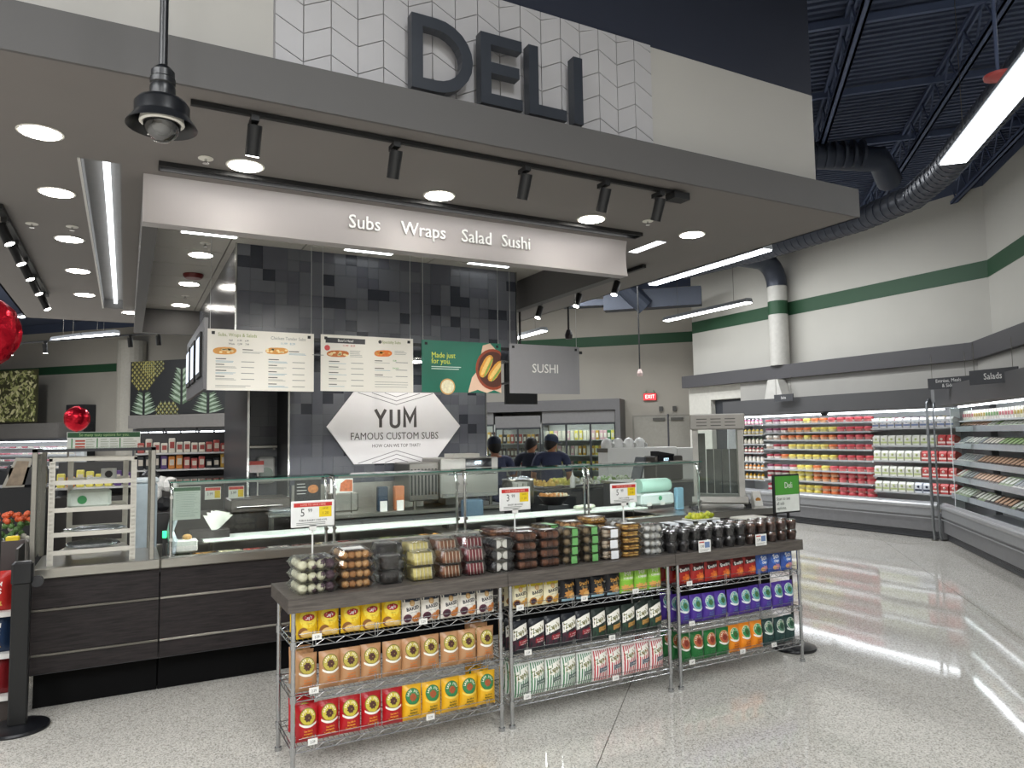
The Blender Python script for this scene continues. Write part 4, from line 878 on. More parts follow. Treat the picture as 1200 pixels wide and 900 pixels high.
# back row
for i,(k,x,w,h,n) in enumerate((('cake',1.42,.17,.1,2),('lemon',1.6,.17,.1,2),('carrot',1.78,.17,.1,2),('velvet',1.97,.17,.1,2),('cook',2.16,.17,.06,4),('brownie',2.35,.17,.055,4),('greens',2.54,.17,.058,4),('balls',2.73,.17,.06,4),('gran',2.92,.17,.052,5),('white',3.12,.17,.056,4))):
    stack(k,x,4.3,w,.2,h,n,'in back row %d from left'%(i+1) if False else 'in the back row, %s from left'%ordn(i))
stack('pops',1.0,4.33,.2,.16,.062,2,'behind the left end')
# twin cups
CUPL=clear('cup_plastic','f4f4f2',.06,.12,.2)
def cup(kind):
    key='cup'+kind
    if key in PK: return PK[key]
    t=put('dessert_cup',None); B().lathe([(.032,0),(.04,.05),(.043,.054),(.043,.058),(.04,.06),(.036,.074),(.02,.078),(.0001,.078)],14).build('clear_cup',CUPL,t,smooth=40)
    cc={'dark':('2a262b','3a2f31'),'brown':('5d3a2c','7a4c34')}[kind]; c=B(); c.lathe([(.03,.003),(.037,.048),(.03,.058),(.0001,.062)],12); r=random.Random(3)
    for i in range(7): c.ball(((r.random()-.5)*.045,(r.random()-.5)*.045,.058),.012,6,4,k=1)
    c.build('filling',(P(cc[0],.5,0,.15,60,.4,80),P(cc[1],.5,0,.3,60,.4,80)),t,smooth=50); t['_free']=1; PK[key]=t; return t
for row,y in enumerate((4.0,4.095,4.19)):
    for i in range(12):
        kind='dark' if i<7 else 'brown'; x=3.385+i*.1085
        for l in range(2):
            p=cup(kind); loc=(x+rb.uniform(-.004,.004),y,ZT+l*.079)
            if p.get('_free'): o=p; o.location=loc; del o['_free']
            else: o=dup(p,loc,rb.random()*6)
            if '_free' in o: del o['_free']
            j=i if i<7 else i-7
            tag(o,'%s dessert cup, %s layer, %s from the left in the %s row'%(kind,'upper' if l else 'lower',ordn(j),('front','second','third')[row]),'dessert cup','dessert cups on the rack top')
LBW=P('dfe3e6',.4)
for i in range(5):
    t=thing('dark_cookie_pack','clear pack of dark cookies with a white label, %s from the left behind the cups'%ordn(i),'food package',(3.5+i*.14,4.335,ZT),0,'dark cookie packs behind the cups'); b=B(); shell(b,.13,.16,.155); b.build('clear_shell',PLASTIC,t); B().bbox(-.05,-.062,.01,.05,.062,.13,.01).build('contents',P('1d1a1d',.5,0,.2,40),t); B().prism([(-.083,.1),(-.075,.1),(-.055,.158),(-.063,.158)],-.03,.05,'x').box(-.045,-.06,.156,.05,.05,.159).build('white_label',LBW,t)
for i in range(2):
    t=thing('brown_cookie_pack','clear pack of reddish brown cookies, %s behind the cups'%('left one' if i==0 else 'right one'),'food package',(4.2+i*.13,4.34,ZT),0,'brown cookie packs behind the cups'); b=B(); shell(b,.12,.15,.14); b.build('clear_shell',PLASTIC,t); B().bbox(-.05,-.062,.01,.05,.062,.12,.01).build('contents',P('6a3a2c',.5,0,.2,40),t)
t=thing('lidded_tray','black tray with a flat pale lid at the right end of the rack tops','tray',(4.49,4.34,ZT)); B().bbox(-.1,-.08,0,.12,.08,.13,.01).build('tray_base',P('1a1b1e',.4),t); B().bbox(-.13,-.085,.13,.135,.085,.148,.004).build('flat_lid',P('d8d4c8',.4),t)
t=thing('candy_heap','heap of yellow green wrapped pieces in a shallow tray behind the cups','produce',(3.98,4.345,ZT+.158)); 
b=B(); r=random.Random(5)
for i in range(60): b.ball(((r.random()-.5)*.22,(r.random()-.5)*.12,.016+.028*r.random()),.016,6,4,1+.5*r.random(),k=i%2)
stuff(b.build('pieces',(P('a9b42a',.4,0,.2,40),P('c9c934',.4,0,.2,40)),t)); B().bbox(-.13,-.075,0,.13,.075,.012,.003).build('tray',P('cfd2c8',.4),t)
# price sign holders
def price_sign(x,y,w,h,price,prod,label,zc_,red=True,z0=ZT,tilt=0):
    t=thing('price_sign',label,'price sign',(x,y,z0),0,'price signs on stems'); z1=zc_-z0
    B().cyl((0,.01,.0),(0,.01,z1-h/2),.005,8).lathe([(.03,0),(.03,.004),(.006,.008)],14,(0,.01,0)).box(-.02,-.002,z1-h/2-.02,.02,.008,z1-h/2+.01).build('stem',WHITE,t)
    B().bbox(-w/2,-.002,z1-h/2,w/2,.006,z1+h/2,.004).build('card',P('e9e9e6',.35),t); B().box(-w*.44,-.0032,z1+h*.27,w*.44,-.002,z1+h*.42).build('red_band',P('c02f2b',.4),t)
    text('LOVE TO SAVE HERE',h*.11,P('f2b9a8',.5),(0,-.0036,z1+h*.345),t,ext=.0002,xs=.95)
    B().box(w*.14,-.003,z1-h*.14,w*.43,-.002,z1+h*.26).build('yellow_square',P('e3c51c',.4),t)
    text(price[0],h*.42,INK,(-w*.24,-.003,z1+h*.04),t,ext=.0002,xs=.85); text(price[1],h*.2,INK,(-w*.07,-.003,z1+h*.12),t,ext=.0002,xs=.85)
    text('SAVE',h*.1,P('8a6a14',.5),(w*.285,-.0034,z1+h*.18),t,ext=.0002); text('1.20',h*.15,P('8a6a14',.5),(w*.285,-.0034,z1+.0),t,ext=.0002)
    text(prod,h*.1,INK,(0,-.003,z1-h*.25),t,ext=.0002,xs=.85); lines(t,-w*.38,w*.38,z1-h*.34,2,h*.06,INKG,h*.025,y=-.003)
    return t
price_sign(.967,4.27,.248,.15,('5','99'),'PUBLIX BAKERY CAKE POPS','price sign 5.99 with red band on a white stem above the cake balls',1.325)
price_sign(2.258,4.2,.228,.15,('3','99'),'BAKERY BROWNIES','price sign 3.99 with red band on a white stem above the brown squares',1.345)
price_sign(3.135,4.2,.232,.14,('5','99'),'PARTY COOKIES','price sign 5.99 with red band on a white stem above the powdered cookies',1.338)
for x,l in ((3.622,'small white price card with a blue square, left one on the front edge of the rack top'),(4.175,'small white price card with a blue square, right one on the front edge of the rack top')):
    t=thing('edge_card',l,'price tag',(x,3.928,.918)); B().box(-.055,-.004,0,.055,0,.082).build('card',TAG,t); B().box(.0,-.0055,.03,.045,-.004,.07).build('blue_square',P('6f86ad',.5),t); B().box(-.05,-.0055,.066,-.005,-.004,.074).build('red_line',P('c0403a',.5),t); text('5.99',.028,INK,(-.024,-.0046,.04),t,ext=.0002,xs=.7); lines(t,-.045,.045,.018,2,.01,INKG,.003,y=-.0046)
# ---------------- open coolers on the right ----------------
CL=emit('cooler_lamp','f4f9ff',8); CLF=emit('front_lamp','f4f9ff',3); CLS=emit('shelf_strip','f4f9ff',3.5); CIN=P('c9cccd',.35,0,.02); RAIL=P('c4c6c8',.3,.3); CREAM=0; BUMP=P('a7a8aa',.35,.4)
def cooler(name,label,loc,rz,L,ft,sh,rail_h=.03,ends=(1,1),front_lamp=True):
    t=thing(name,label,'cooler',loc,rz,'open refrigerated cases on the right')
    B().box(.0,.85,.1,L,.9,2.44).build('back_panel',CIN,t)
    B().box(0,.02,.13,L,.85,.36).build('base_body',P('737375',.4,.2),t); B().box(0,.1,0,L,.85,.13).build('toe_kick',P('38393c',.5),t)
    b=B()
    for i in range(5): b.box(0,.07+.0*i,.015+i*.022,L,.1,.03+i*.022)
    b.build('floor_grille',P('55565a',.4,.3),t)
    B().prism([(.02,.36),(0,.38),(0,.57),(.035,.60),(.06,.60),(.06,.38)],0,L,'x').build('front_lip',P('8d8e90',.35,.2),t)
    B().prism([(-.012,.50),(-.022,.52),(-.022,.55),(-.01,.57),(0,.57),(0,.50)],0,L,'x').build('bumper_rail',BUMP,t); B().box(0,-.006,.33,L,.0,.345).build('trim_line',BUMP,t)
    B().box(0,.06,.36,L,.85,.42).build('bottom_deck',P('b8babb',.4),t)
    B().prism([(0.03,2.10),(.0,2.13),(.0,2.43),(.9,2.44),(.9,2.3),(.3,2.12)],0,L,'x').build('canopy',CANO,t)
    if front_lamp: B().box(.01,.04,2.085,L-.01,.065,2.1).build('canopy_lamp',CLF,t)
    B().box(.01,.32,2.1 if not front_lamp else 2.075,L-.01,.36,2.125 if not front_lamp else 2.1).build('canopy_lamp',CL,t)
    for i,(z,f,x0,x1) in enumerate(sh):
        b=B(); b.box(x0+.004,f+.01,z-.02,x1-.004,.85,z); b.build('shelf',P('dadcdd',.4),t)
        B().box(x0+.004,f,z-.028,x1-.004,f+.008,z-.028+rail_h).build('price_rail',RAIL if rail_h<.05 else P('b3bac0',.25,.2),t)
        if i%2==0: B().box(x0+.02,f+.03,z-.027,x1-.02,f+.045,z-.021).build('shelf_lamp',CLS,t)
    for x in [v for v,o in zip((0,L-.02),ends) if o]: B().prism([(.06,.36),(.85,.36),(.85,2.1),(.12,2.1),(.06,.7)],x,x+.02,'x').build('end_panel',P('a9abad',.4),t)
    return t
shz=[1.955,1.775,1.63,1.44,1.235,1.03,.815,.60]
shz=[1.93,1.752,1.603,1.42,1.22,1.012,.80,.53]
shL=[1.93,1.72,1.52,1.335,1.15,.97,.77]; shR=[1.80,1.50,1.235,.965,.70]
sh=[(z,.38 if i<5 else .33,.75,3.25) for i,z in enumerate(shz)]+[(z,.36,.04,.74) for z in shL]+[(z,.36,3.26,4.72) for z in shR]
c1=cooler('open_cooler','long open refrigerated case of dips and cartons along the right wall',(11.45,11.7,0),-PI/2,4.62,0,sh,ends=(1,0))
def at1(x,y,z): return (11.45+y,11.7-x,z)
prods={}
def prod(key,maker):
    if key not in prods: prods[key]=maker()
    return prods[key]
def rnd_tub(lid,body): return prod(('tub',lid,body),lambda:B().lathe([(.07,0),(.08,.045)],14,k=1).lathe([(.083,.045),(.084,.07),(.07,.088),(.0001,.09)],14,k=0).box(-.03,-.0815,.01,.03,-.075,.04,k=2).mesh('dip_tub',(P(lid,.35),P(body,.4,0,.1,30),P('f0ece4',.4)),40))
def item(name,me,loc,rz,label,cat,group): 
    o=put(name,me,None,loc,(0,0,rz)); tag(o,label,cat,group); return o
colr={'r':('c0444c','d07a78'),'y':('dccb5c','e6dc9a'),'o':('cf6a35','e0b08a'),'m':('9c3340','e8e2dc'),'p':('7b3550','d9cfd2'),'w':('e6e2da','c9b8a8')}
cname={'r':'red','y':'yellow','o':'orange','m':'dark red lidded','p':'plum','w':'white'}
pat=['mpmmmyoorrrrr','ppmoooyyyrrrrr','wwoooyooorrrr','wmmyyyyyorrrr','mmoyyyyyyrrrr','pmpmyyoyrrrrr','mmmyyyooorrrr','mmmyyyyoorrrrr']
od=['top','second','third','fourth','fifth','sixth','seventh','lowest']
for i,z in enumerate(shz):
    n=13
    for j in range(n):
        k=pat[i][j]; x=.86+j*(2.3/12); l2=2 if i>=6 else 1
        for l in range(l2):
            me=rnd_tub(*colr[k]); item('dip_tub',me,at1(x,.46,z+.001+l*.091),0,'%s dip tub, %s%s from the left on the %s shelf of the long cooler'%(cname[k],{0:'',1:'upper one, '}[l],ordn(j),od[i]),'tub','dip tubs, %s shelf, %s'%(od[i],cname[k]))
def btl(c,cap): return prod(('btl',c,cap),lambda:B().lathe([(.034,0),(.037,.01),(.037,.075),(.02,.1),(.015,.105)],10,k=0).lathe([(.017,.105),(.017,.122),(.0001,.122)],8,k=1).lathe([(.0376,.02),(.0376,.065)],10,k=2).mesh('dressing_bottle',(P(c,.3),P(cap,.4),P('ece6da',.5)),40))
bc=[('e07aa0','ffffff','pink'),('e8cf6a','6a3a3a','pale yellow'),('d9d3c0','3f8a4a','white'),('8f2a2a','e8e8e0','dark red'),('e8e6e0','7a2a2a','cream'),('d98a2a','f0f0e8','amber'),('dcae22','e0a020','golden')]
for i,z in enumerate(shL):
    for j in range(6):
        c,cap,cn=bc[i]; item('dressing_bottle',btl(c,cap),at1(.1+j*.11,.44,z+.001),0,'small %s dressing bottle, %s from the left on the %s shelf, left end of long cooler'%(cn,ordn(j),od[i]),'bottle','bottles, %s shelf, left end'%od[i])
def carton(c,c2): return prod(('ctn',c,c2),lambda:B().prism([(-.09,0),(.09,0),(.09,.13),(-.06,.17),(-.09,.13)],-.06,.06,'x',k=0).box(-.061,-.092,.03,.061,-.09,.06,k=1).ball((.0,-.09,.1),.022,8,4,k=1).mesh('food_carton',(P(c,.4,0,.08,20),P(c2,.4)),None))
for i,z in enumerate(shR):
    for j in range(10):
        red=(i in (1,) and j>7) or (i in (2,3) and j>5) or (i==4 and j>6); dk=i==4 and 4<j<7
        c,c2,cn=('c24a48','f2e0d8','red') if red else ('dfe3ea','2c3448','navy marked') if dk else (('e3e4da','b9c48a','cream and green') if i else ('e9e6e6','7a8ab0','pale'))
        item('food_carton',carton(c,c2),at1(3.34+j*.147,.47,z+.001),-PI/2,'%s carton, %s from the left on the %s carton shelf of the long cooler'%(cn,ordn(j),od[i]),'carton','cartons, %s shelf, %s'%(od[i],cn))
def pouch(c,c2): return prod(('pch',c,c2),lambda:B().prism([(-.1,0),(.1,.05),(.1,.06),(-.1,.012)],-.055,.055,'x',k=0).prism([(-.06,.025),(.05,.052),(.05,.055),(-.06,.028)],-.035,.035,'x',k=1).mesh('food_pouch',(P(c,.35,0,.15,30),P(c2,.4)),None))
pc=[('9cb84a','f0f0e0','green'),('c24a58','f4dfe0','red'),('3a2f45','d9c0d0','dark plum'),('2a2c34','c9b070','black')]
for j in range(10):
    c,c2,cn=pc[0 if j<2 else 1 if j<4 else 2 if j<7 else 3]; item('food_pouch',pouch(c,c2),at1(3.33+j*.13,.5,1.93+.0),-PI/2,'%s pouch, %s from the left on the top shelf right of the tubs'%(cn,ordn(j)),'pouch','pouches on the topmost shelf, %s'%cn)
B().box(3.26,.36,1.89,4.72,.85,1.928).build('shelf',P('dadcdd',.4),c1)
def lowpk(c,c2): return prod(('low',c,c2),lambda:B().bbox(-.07,-.09,0,.07,.09,.05,.01,k=0).bbox(-.05,-.06,.05,.05,.06,.058,.002,k=1).mesh('flat_pack',(P(c,.4,0,.15,30),P(c2,.4)),None))
for j in range(28):
    c,c2,cn=(('d9d2c4','8f9a5a','pale'),('cfc9bd','b0504a','cream and red'),('c9c6c0','dcd9c9','grey'))[j%3]
    item('flat_pack',lowpk(c,c2),at1(.12+j*.16,.3,.421),-PI/2,'%s flat pack, %s from the left in the long cooler base'%(cn,ordn(j)),'package','flat packs in the long cooler base, %s'%cn)
# second cooler, at 45 degrees
L2=4.6; sh2=[(1.75,.30,-.12,L2-.02),(1.49,.27,-.11,L2-.02),(1.225,.24,-.1,L2-.02),(.97,.21,-.09,L2-.02),(.70,.18,-.08,L2-.02)]
c2=cooler('open_cooler','open refrigerated case of packed meals at the right frame edge',(11.44,7.02,0),R(-135),L2,0,sh2,rail_h=.08,ends=(0,1),front_lamp=False)
def at2(x,y,z): return (11.44-x*q+y*q,7.02-x*q-y*q,z)
d2=['second','third','fourth','fifth','sixth']
cols2=[('2c2b2e','d9d5cc','black'),('232326','8a8f92','black'),('4a3f3a','c9a58a','brown'),('8a9a78','d9dccf','green'),('b0605a','efe4dc','reddish'),('c9c9c4','8f9498','grey'),('3a3f3a','7f9a5a','dark green'),('1f1f22','c9c2b5','black')]
def tray(c,c2_): return prod(('tray',c,c2_),lambda:B().prism([(-.085,0),(.09,.0),(.09,.15),(.07,.15),(-.085,.045)],-.075,.075,'x',k=0).prism([(-.06,.066),(.045,.136),(.043,.141),(-.062,.071)],-.05,.05,'x',k=1).mesh('meal_tray',(P(c,.35,0,.1,30),P(c2_,.4,0,.25,60)),None))
r=random.Random(21)
for i,(z,f,_,_2) in enumerate(sh2):
    last=None
    for j in range(28):
        if last is None or r.random()<.22: last=r.choice(cols2 if i<4 else cols2[:4])
        c,cc,cn=last; item('meal_tray',tray(c,cc),at2(-.02+j*.163,f+.12,z+.001),R(-135),'%s meal pack, %s from the corner on the %s shelf of the right case'%(cn,ordn(j),d2[i]),'package','meal packs, %s shelf, %s'%(d2[i],cn))
for j in range(40):
    c,c2_,cn=(('dfdcd2','c46a70','white and pink'),('e3dfce','b9a04a','white and yellow'),('d9cfc8','6f9a5a','white and green'))[(j//5)%3]
    item('food_pouch',prod(('up',c,c2_),lambda c=c,c2_=c2_:B().prism([(-.012,0),(.03,0),(.012,.15),(0,.15)],-.042,.042,'x',k=0).box(-.03,-.016,.05,.03,-.01,.1,k=1).mesh('food_pouch',(P(c,.35,0,.12,30),P(c2_,.4)),None)),at2(-.06+j*.11,.42,1.895),R(-135),'%s standing pouch, %s from the corner on the right case top shelf'%(cn,ordn(j)),'pouch','standing pouches, right case, %s'%cn)
B().box(-.13,.36,1.87,L2-.02,.85,1.894).build('shelf',P('dadcdd',.4),c2)
for j in range(27):
    c,c2_,cn=cols2[(j//4)%5]; item('flat_pack',lowpk(c,c2_),at2(.12+j*.165,.3,.421),R(-135),'%s flat pack, %s from the corner in the right case base'%(cn,ordn(j)),'package','flat packs in the right case base, %s'%cn)
B().box(.75,.02,.6,.756,.3,2.08).build('glass_divider',GLASS,c2); B().box(.747,.012,.6,.759,.02,2.08).build('divider_edge',P('e6eaec',.3),c2)
# corner infill between the two coolers
b=B(); tri=[(11.45,7.08),(12.35,7.08),(12.4,6.6),(12.08,6.38),(11.44,7.02)]
b.prism(tri,0.02,.36,'z'); b.prism(tri,2.12,2.43,'z'); b.prism([(12.2,7.08),(12.35,7.08),(12.4,6.6),(12.08,6.38),(12.0,6.5)],.36,2.12,'z'); o=struct('trim_10',b,P('77787a',.4))
t=thing('corner_post','tall bent steel tube guard where the two open coolers meet','guard rail',(11.40,7.12,0)); B().tube([(0,0,0),(0,0,.06),(-.02,.0,.2),(-.02,.0,2.1),(.0,0,2.2),(.06,0,2.25),(.16,0,2.26)],.022,10).tube([(.04,-.09,.02),(.0,-.09,.1),(.0,-.09,2.05),(.03,-.09,2.18),(.12,-.07,2.22)],.014,8).build('tube',P('8d9093',.3,.8),t,smooth=50); B().cyl((.0,0,0),(0,0,.012),.05,14).build('foot_plate',DSTEEL,t)
def hsign(x,y,z,w,h,rz,label,txt,ts,xs=.9):
    t=thing('aisle_sign',label,'sign',(x,y,z),rz,'small dark signs over the coolers'); B().box(-w/2,-.01,0,w/2,.01,h).build('panel',P('3d3e42',.4),t)
    for i,s in enumerate(txt): text(s,ts,P('dcdcda',.5),(0,-.011,h/2+(len(txt)-1)*ts*.5-i*ts),t,xs=xs,ext=.0004)
    B().cyl((-w*.4,0,h),(-w*.4,0,h+.35),.004,5).cyl((w*.4,0,h),(w*.4,0,h+.35),.004,5).build('hanging_rod',DSTEEL,t)
hsign(11.43,6.9,2.45,.62,.17,-PI/2,'small dark sign over the corner reading Entrees, Meals & Sides','x',.07) if False else None
hsign(10.75,6.37,2.36,.62,.17,R(-90),'small dark hanging sign with two lines about entrees over the cooler corner',('Entrées, Meals','& Sides'),.072)
hsign(9.25,4.94,2.30,.62,.18,R(-100),'small dark hanging sign reading Salads over the case at the right edge',('Salads',),.11)
hsign(11.35,9.95,2.36,.46,.135,-PI/2,'small dark hanging sign at the white duct fitting over the long cooler',('Salsa',),.07)
t=thing('ledge_camera','small dark device under the canopy edge of the long cooler','camera',(11.43,9.1,2.1)); B().lathe([(.0001,-.06),(.05,-.05),(.07,0)],14).build('dome',MBLACK,t,smooth=60)
# ---------------- coolers and doors on the back wall (45 degrees) ----------------
def bw(u,v,z): # u along the back wall from (10.1,..) towards (1,-1); v in front of the wall
    return (10.9+u*q-v*q, (K-10.9)-u*q-v*q, z)
RB=R(-45)
def caseback(u,label,w,z1,items,seed,doors=2,v=.9,lit=1.6,fr='3c3e42'):
    t=thing('reach_in_cooler',label,'cooler',bw(u,v,0),RB,'glass door coolers on the back wall')
    B().box(0,.05,0,w,.85,.3).build('base_body',P('4c4d50',.4),t); B().box(0,.0,z1,w,.85,z1+.32).build('canopy',P('6f6e6e',.5),t); B().box(0,.8,.3,w,.85,z1).build('back_panel',CIN,t)
    B().box(0.02,.06,z1-.03,w-.02,.1,z1).build('lamp_strip',emit('case_lamp%d'%seed,'f4f9f4',lit*9),t)
    b=B(); n=doors
    for i in range(n+1): x=w*i/n; b.box(max(0,x-.025),0,.3,min(w,x+.025),.04,z1)
    b.box(0,0,z1-.05,w,.04,z1).box(0,0,.3,w,.04,.36); b.build('door_frame',P(fr,.35,.4),t)
    B().box(.02,.018,.36,w-.02,.022,z1-.05).build('door_glass',GLASS,t)
    ns=4; r=random.Random(seed)
    for s in range(ns):
        z=.4+s*(z1-.45)/ns; B().box(.02,.15,z-.02,w-.02,.8,z).build('shelf',P('dfe3e3',.4),t)
        x=.08; cnt=-1
        while x<w-.08:
            cnt+=1
            c=r.choice(items); hh=.16+.08*r.random(); ww=.055+.03*r.random(); p=bw(u+x,v-.25,z+.001)
            me=prod(('pk',c,round(hh,1),seed%3),lambda: B().bbox(-.045,-.04,0,.045,.04,.25,.008,k=0).box(-.03,-.042,.06,.03,-.04,.18,k=1).mesh('package',(P(c,.4,0,.1,20),P('e9e4da',.5)),None))
            o=item('package',me,p,RB,'%s pack, %s from the left on shelf %s of the %s cooler behind the workers'%(PCN.get(c,'coloured'),ordn(cnt),'ABCD'[s] if False else ordn(s),('left','middle','right')[seed-1]),'package','packs in the %s'%label.split(',')[0][:40])
            x+=.1+.03*r.random()
    return t
PCN={'c9a04a':'golden','b0504a':'red','e3ddd0':'white','3f7a4a':'green','5a3a2a':'brown','d98a3a':'orange','d9b0b8':'pink','2a2c30':'black','5a3f7a':'purple','3a5a9a':'blue','e6d86a':'yellow'}
caseback(-3.6,'bright glass door cooler just right of the tile wall, left of the workers',1.9,2.1,['3f7a4a','e3ddd0','5a3a2a','c9a04a'],1,3)
caseback(-1.65,'darker framed glass door case behind the workers',1.3,2.0,['5a3a2a','2a2c30','c9a04a','b0504a'],2,2,lit=.4)
caseback(-.3,'bright glass door cooler right of the workers with pink and yellow packs',2.0,2.1,['d9b0b8','e3ddd0','c9a04a','3f7a4a','e6d86a'],3,3)
B().prism([bw(-3.7,.95,0)[:2],bw(1.8,.95,0)[:2],bw(1.8,0.02,0)[:2],bw(-3.7,.02,0)[:2]],2.43,2.75,'z'); 
o=struct('trim_11',B().prism([bw(-3.7,.98,0)[:2],bw(1.85,.98,0)[:2],bw(1.85,0.02,0)[:2],bw(-3.7,.02,0)[:2]],2.43,2.72,'z').prism([bw(1.72,.98,0)[:2],bw(1.85,.98,0)[:2],bw(1.85,0.02,0)[:2],bw(1.72,.02,0)[:2]],0,2.43,'z'),P('5e5d5e',.5))
# double doors
dr=struct('door_2',B().prism([bw(2.05,.06,0)[:2],bw(4.0,.06,0)[:2],bw(4.0,.0,0)[:2],bw(2.05,.0,0)[:2]],0,2.28,'z'),P('8b8880',.5))
for a in (2.1,3.03):
    B().prism([bw(a,.09,0)[:2],bw(a+.9,.09,0)[:2],bw(a+.9,.06,0)[:2],bw(a,.06,0)[:2]],.02,2.24,'z').build('door_leaf',P('9a978e',.5),dr)
B().prism([bw(2.995,.11,0)[:2],bw(3.035,.11,0)[:2],bw(3.035,.06,0)[:2],bw(2.995,.06,0)[:2]],.02,2.3,'z').build('center_astragal',P('55545a',.4,.4),dr)
b=B()
for s in (-1,1): p=bw(3.015+s*.3,.15,2.16); b.prism([bw(3.015+s*.08,.15,0)[:2],bw(3.015+s*.4,.15,0)[:2],bw(3.015+s*.4,.09,0)[:2],bw(3.015+s*.08,.09,0)[:2]] if s>0 else [bw(3.015-.4,.15,0)[:2],bw(3.015-.08,.15,0)[:2],bw(3.015-.08,.09,0)[:2],bw(3.015-.4,.09,0)[:2]],2.13,2.2,'z')
b.build('door_closer',P('55534f',.4),dr)
t=thing('wall_box','dark box with a small lower piece on the back double door','wall box',bw(3.72,.13,1.45),RB); B().box(-.12,-.03,0,.12,.04,.28).box(-.07,-.03,-.08,.07,.03,0).build('box_body',P('2f2f33',.4),t)
for a in (-.18,.18):
    t=thing('door_sensor','small dark box above the back double door, %s'%('left' if a<0 else 'right'),'wall box',bw(3.015+a,.05,2.38),RB,'boxes above the door'); B().box(-.05,-.03,0,.05,.03,.13).build('box_body',P('4b4a48',.4),t)
t=thing('exit_sign','red lit EXIT sign high on the back wall with green lamp heads','exit sign',bw(2.55,.06,2.68),RB); B().bbox(-.18,-.04,0,.18,.03,.2,.01).build('housing',P('c05a58',.4),t); B().box(-.165,-.043,.015,.165,-.04,.185).build('lit_face',emit('exit_face','d8323a',1.2),t); text('EXIT',.14,emit('exit_letters','ffb0a8',3),(0,-.044,.1),t,xs=.9)
b=B()
for s in (-1,1): b.cyl((s*.1,-.03,.22),(s*.1,-.06,.26),.03,10)
b.build('lamp_head',P('8fb09a',.4),t)
# tall pole beside the pineapples, pillars at left back
# ---------------- left back: murals, door coolers, meat case ----------------
def bl(u,v,z): # along the back wall, u measured from (0,28.4)
    return (u*q-v*q, K-u*q-v*q, z)
mur=thing('wall_mural','large wall mural photograph of pineapples on a dark ground','wall mural',bl(1.66,1.5,2.62),RB)
MW,MH=5.35,1.72
B().box(0,0,0,MW,.05,MH).build('panel',P('16181a',.5,0,.1,3),mur)
PA=P('7d7840',.6,0,.35,9); PB=P('2c2c1a',.6,0,.3,16); PL=P('93a390',.55,0,.35,7); PG=P('4f624c',.6,0,.35,7); PY=P('b9ab66',.6,0,.3,9)
def pineapple(x,z,w,h,up,seed):
    b=B(); r=random.Random(seed); nx_,nz_=6,int(6*h/w)
    for j in range(nz_*2):
        for i in range(nx_+1):
            cx=-w/2+w*(i+(.5 if j%2 else 0))/nx_; cz=h*(j+.5)/(nz_*2)
            if (cx/(w/2))**2+((cz-h/2)/(h/2))**4>1.0 : continue
            s=w/nx_*.52; s2=h/(nz_*2)*1.0
            X_=lambda dx,dz:(min(MW-.001,max(0.001,x+cx+dx)),min(MH-.001,max(0.001,z+cz+dz)))
            b.prism([X_(-s,0),X_(0,-s2),X_(s,0),X_(0,s2)],-.0015,0,'y',k=0)
            b.prism([X_(-s*.6,-s2*.1),X_(0,-s2*.62),X_(s*.6,-s2*.1),X_(0,s2*.5)],-.003,-.0015,'y',k=1)
            b.prism([X_(-s*.12,0),X_(0,-s2*.3),X_(s*.12,0),X_(0,s2*.9)],-.004,-.003,'y',k=2)
    b.build('pineapple_print',(PB,PA,PY) if seed%2 else (PB,P('88803f',.6,0,.35,9),PL),mur)
def crown(x,z,w,h,n,seed,down=False):
    b=B(); r=random.Random(seed)
    for j in range(n):
        f=j/n
        for s in (-1,1):
            bx=x+s*w*.05; bz=z+h*(f*.8); L=w*.5*(1-.65*f); tipz=bz+h*.16*(1-.3*f)+r.uniform(0,.02)
            if down: tipz=bz-h*.05
            pts=[(bx,bz-.04*h),(bx+s*L*.5,bz+h*.04),(bx+s*L,tipz),(bx+s*L*.45,bz+h*.11),(bx,bz+h*.08)]
            pts=[(min(MW-.001,max(.001,p[0])),min(MH-.001,max(.001,p[1]))) for p in pts]
            b.prism(pts,-.006-.0006*j,-.004-.0006*j,'y',k=j%2)
    b.build('leaf_print',(PL,PG) if seed%2 else (PG,PL),mur)
for x,z,w,h,s in ((.5,.8,1.0,1.05,1),(1.45,-.35,.95,.75,2),(2.95,.75,1.05,1.1,3),(4.6,.9,1.1,1.0,4),(4.1,-.5,1.0,1.1,5),(.9,1.2,.9,.9,2)): pineapple(x,z,w,h,1,s)
for x,z,w,h,n,s in ((.55,0.02,.95,.85,6,1),(2.0,.35,.9,1.3,8,2),(3.0,.02,1.1,.75,6,3),(4.5,.4,.7,.6,5,2)): crown(x,z,w,h,n+4,s)
g2=thing('wall_mural','dark wall picture with a green cut shape, right of the pineapples','wall mural',bl(7.05,1.5,2.62),RB); MW2=2.2
B().box(0,0,0,MW2,.05,1.3).build('panel',P('121417',.5),g2); B().prism([(0,.1),(.9,.02),(.9,1.25),(0,1.25)],-.003,0,'y').build('green_print',P('3f6a2c',.6,0,.35,2),g2); B().box(.9,-.004,0,MW2,0,.04).build('lower_edge',P('c9c48a',.4),g2)
mur=thing('wall_mural','wall mural photograph of pale green leaves at the left frame edge','wall mural',bl(-7.5,1.5,2.5),RB)
B().box(0,0,0,5.25,.05,1.78).build('panel',P('3a3a22',.6,0,.3,6),mur)
b=B(); r=random.Random(8)
for i in range(900):
    x=r.uniform(.05,5.2);z=r.uniform(.05,1.73);a=r.uniform(0,PI);l=r.uniform(.05,.13);w=l*.4
    b.prism([(min(5.24,max(.01,x+dx*math.cos(a)-dz*math.sin(a))),min(1.77,max(.01,z+dx*math.sin(a)+dz*math.cos(a)))) for dx,dz in ((-l,0),(0,-w),(l,0),(0,w))],-.003-.0001*(i%20),-.001,'y',k=i%3)
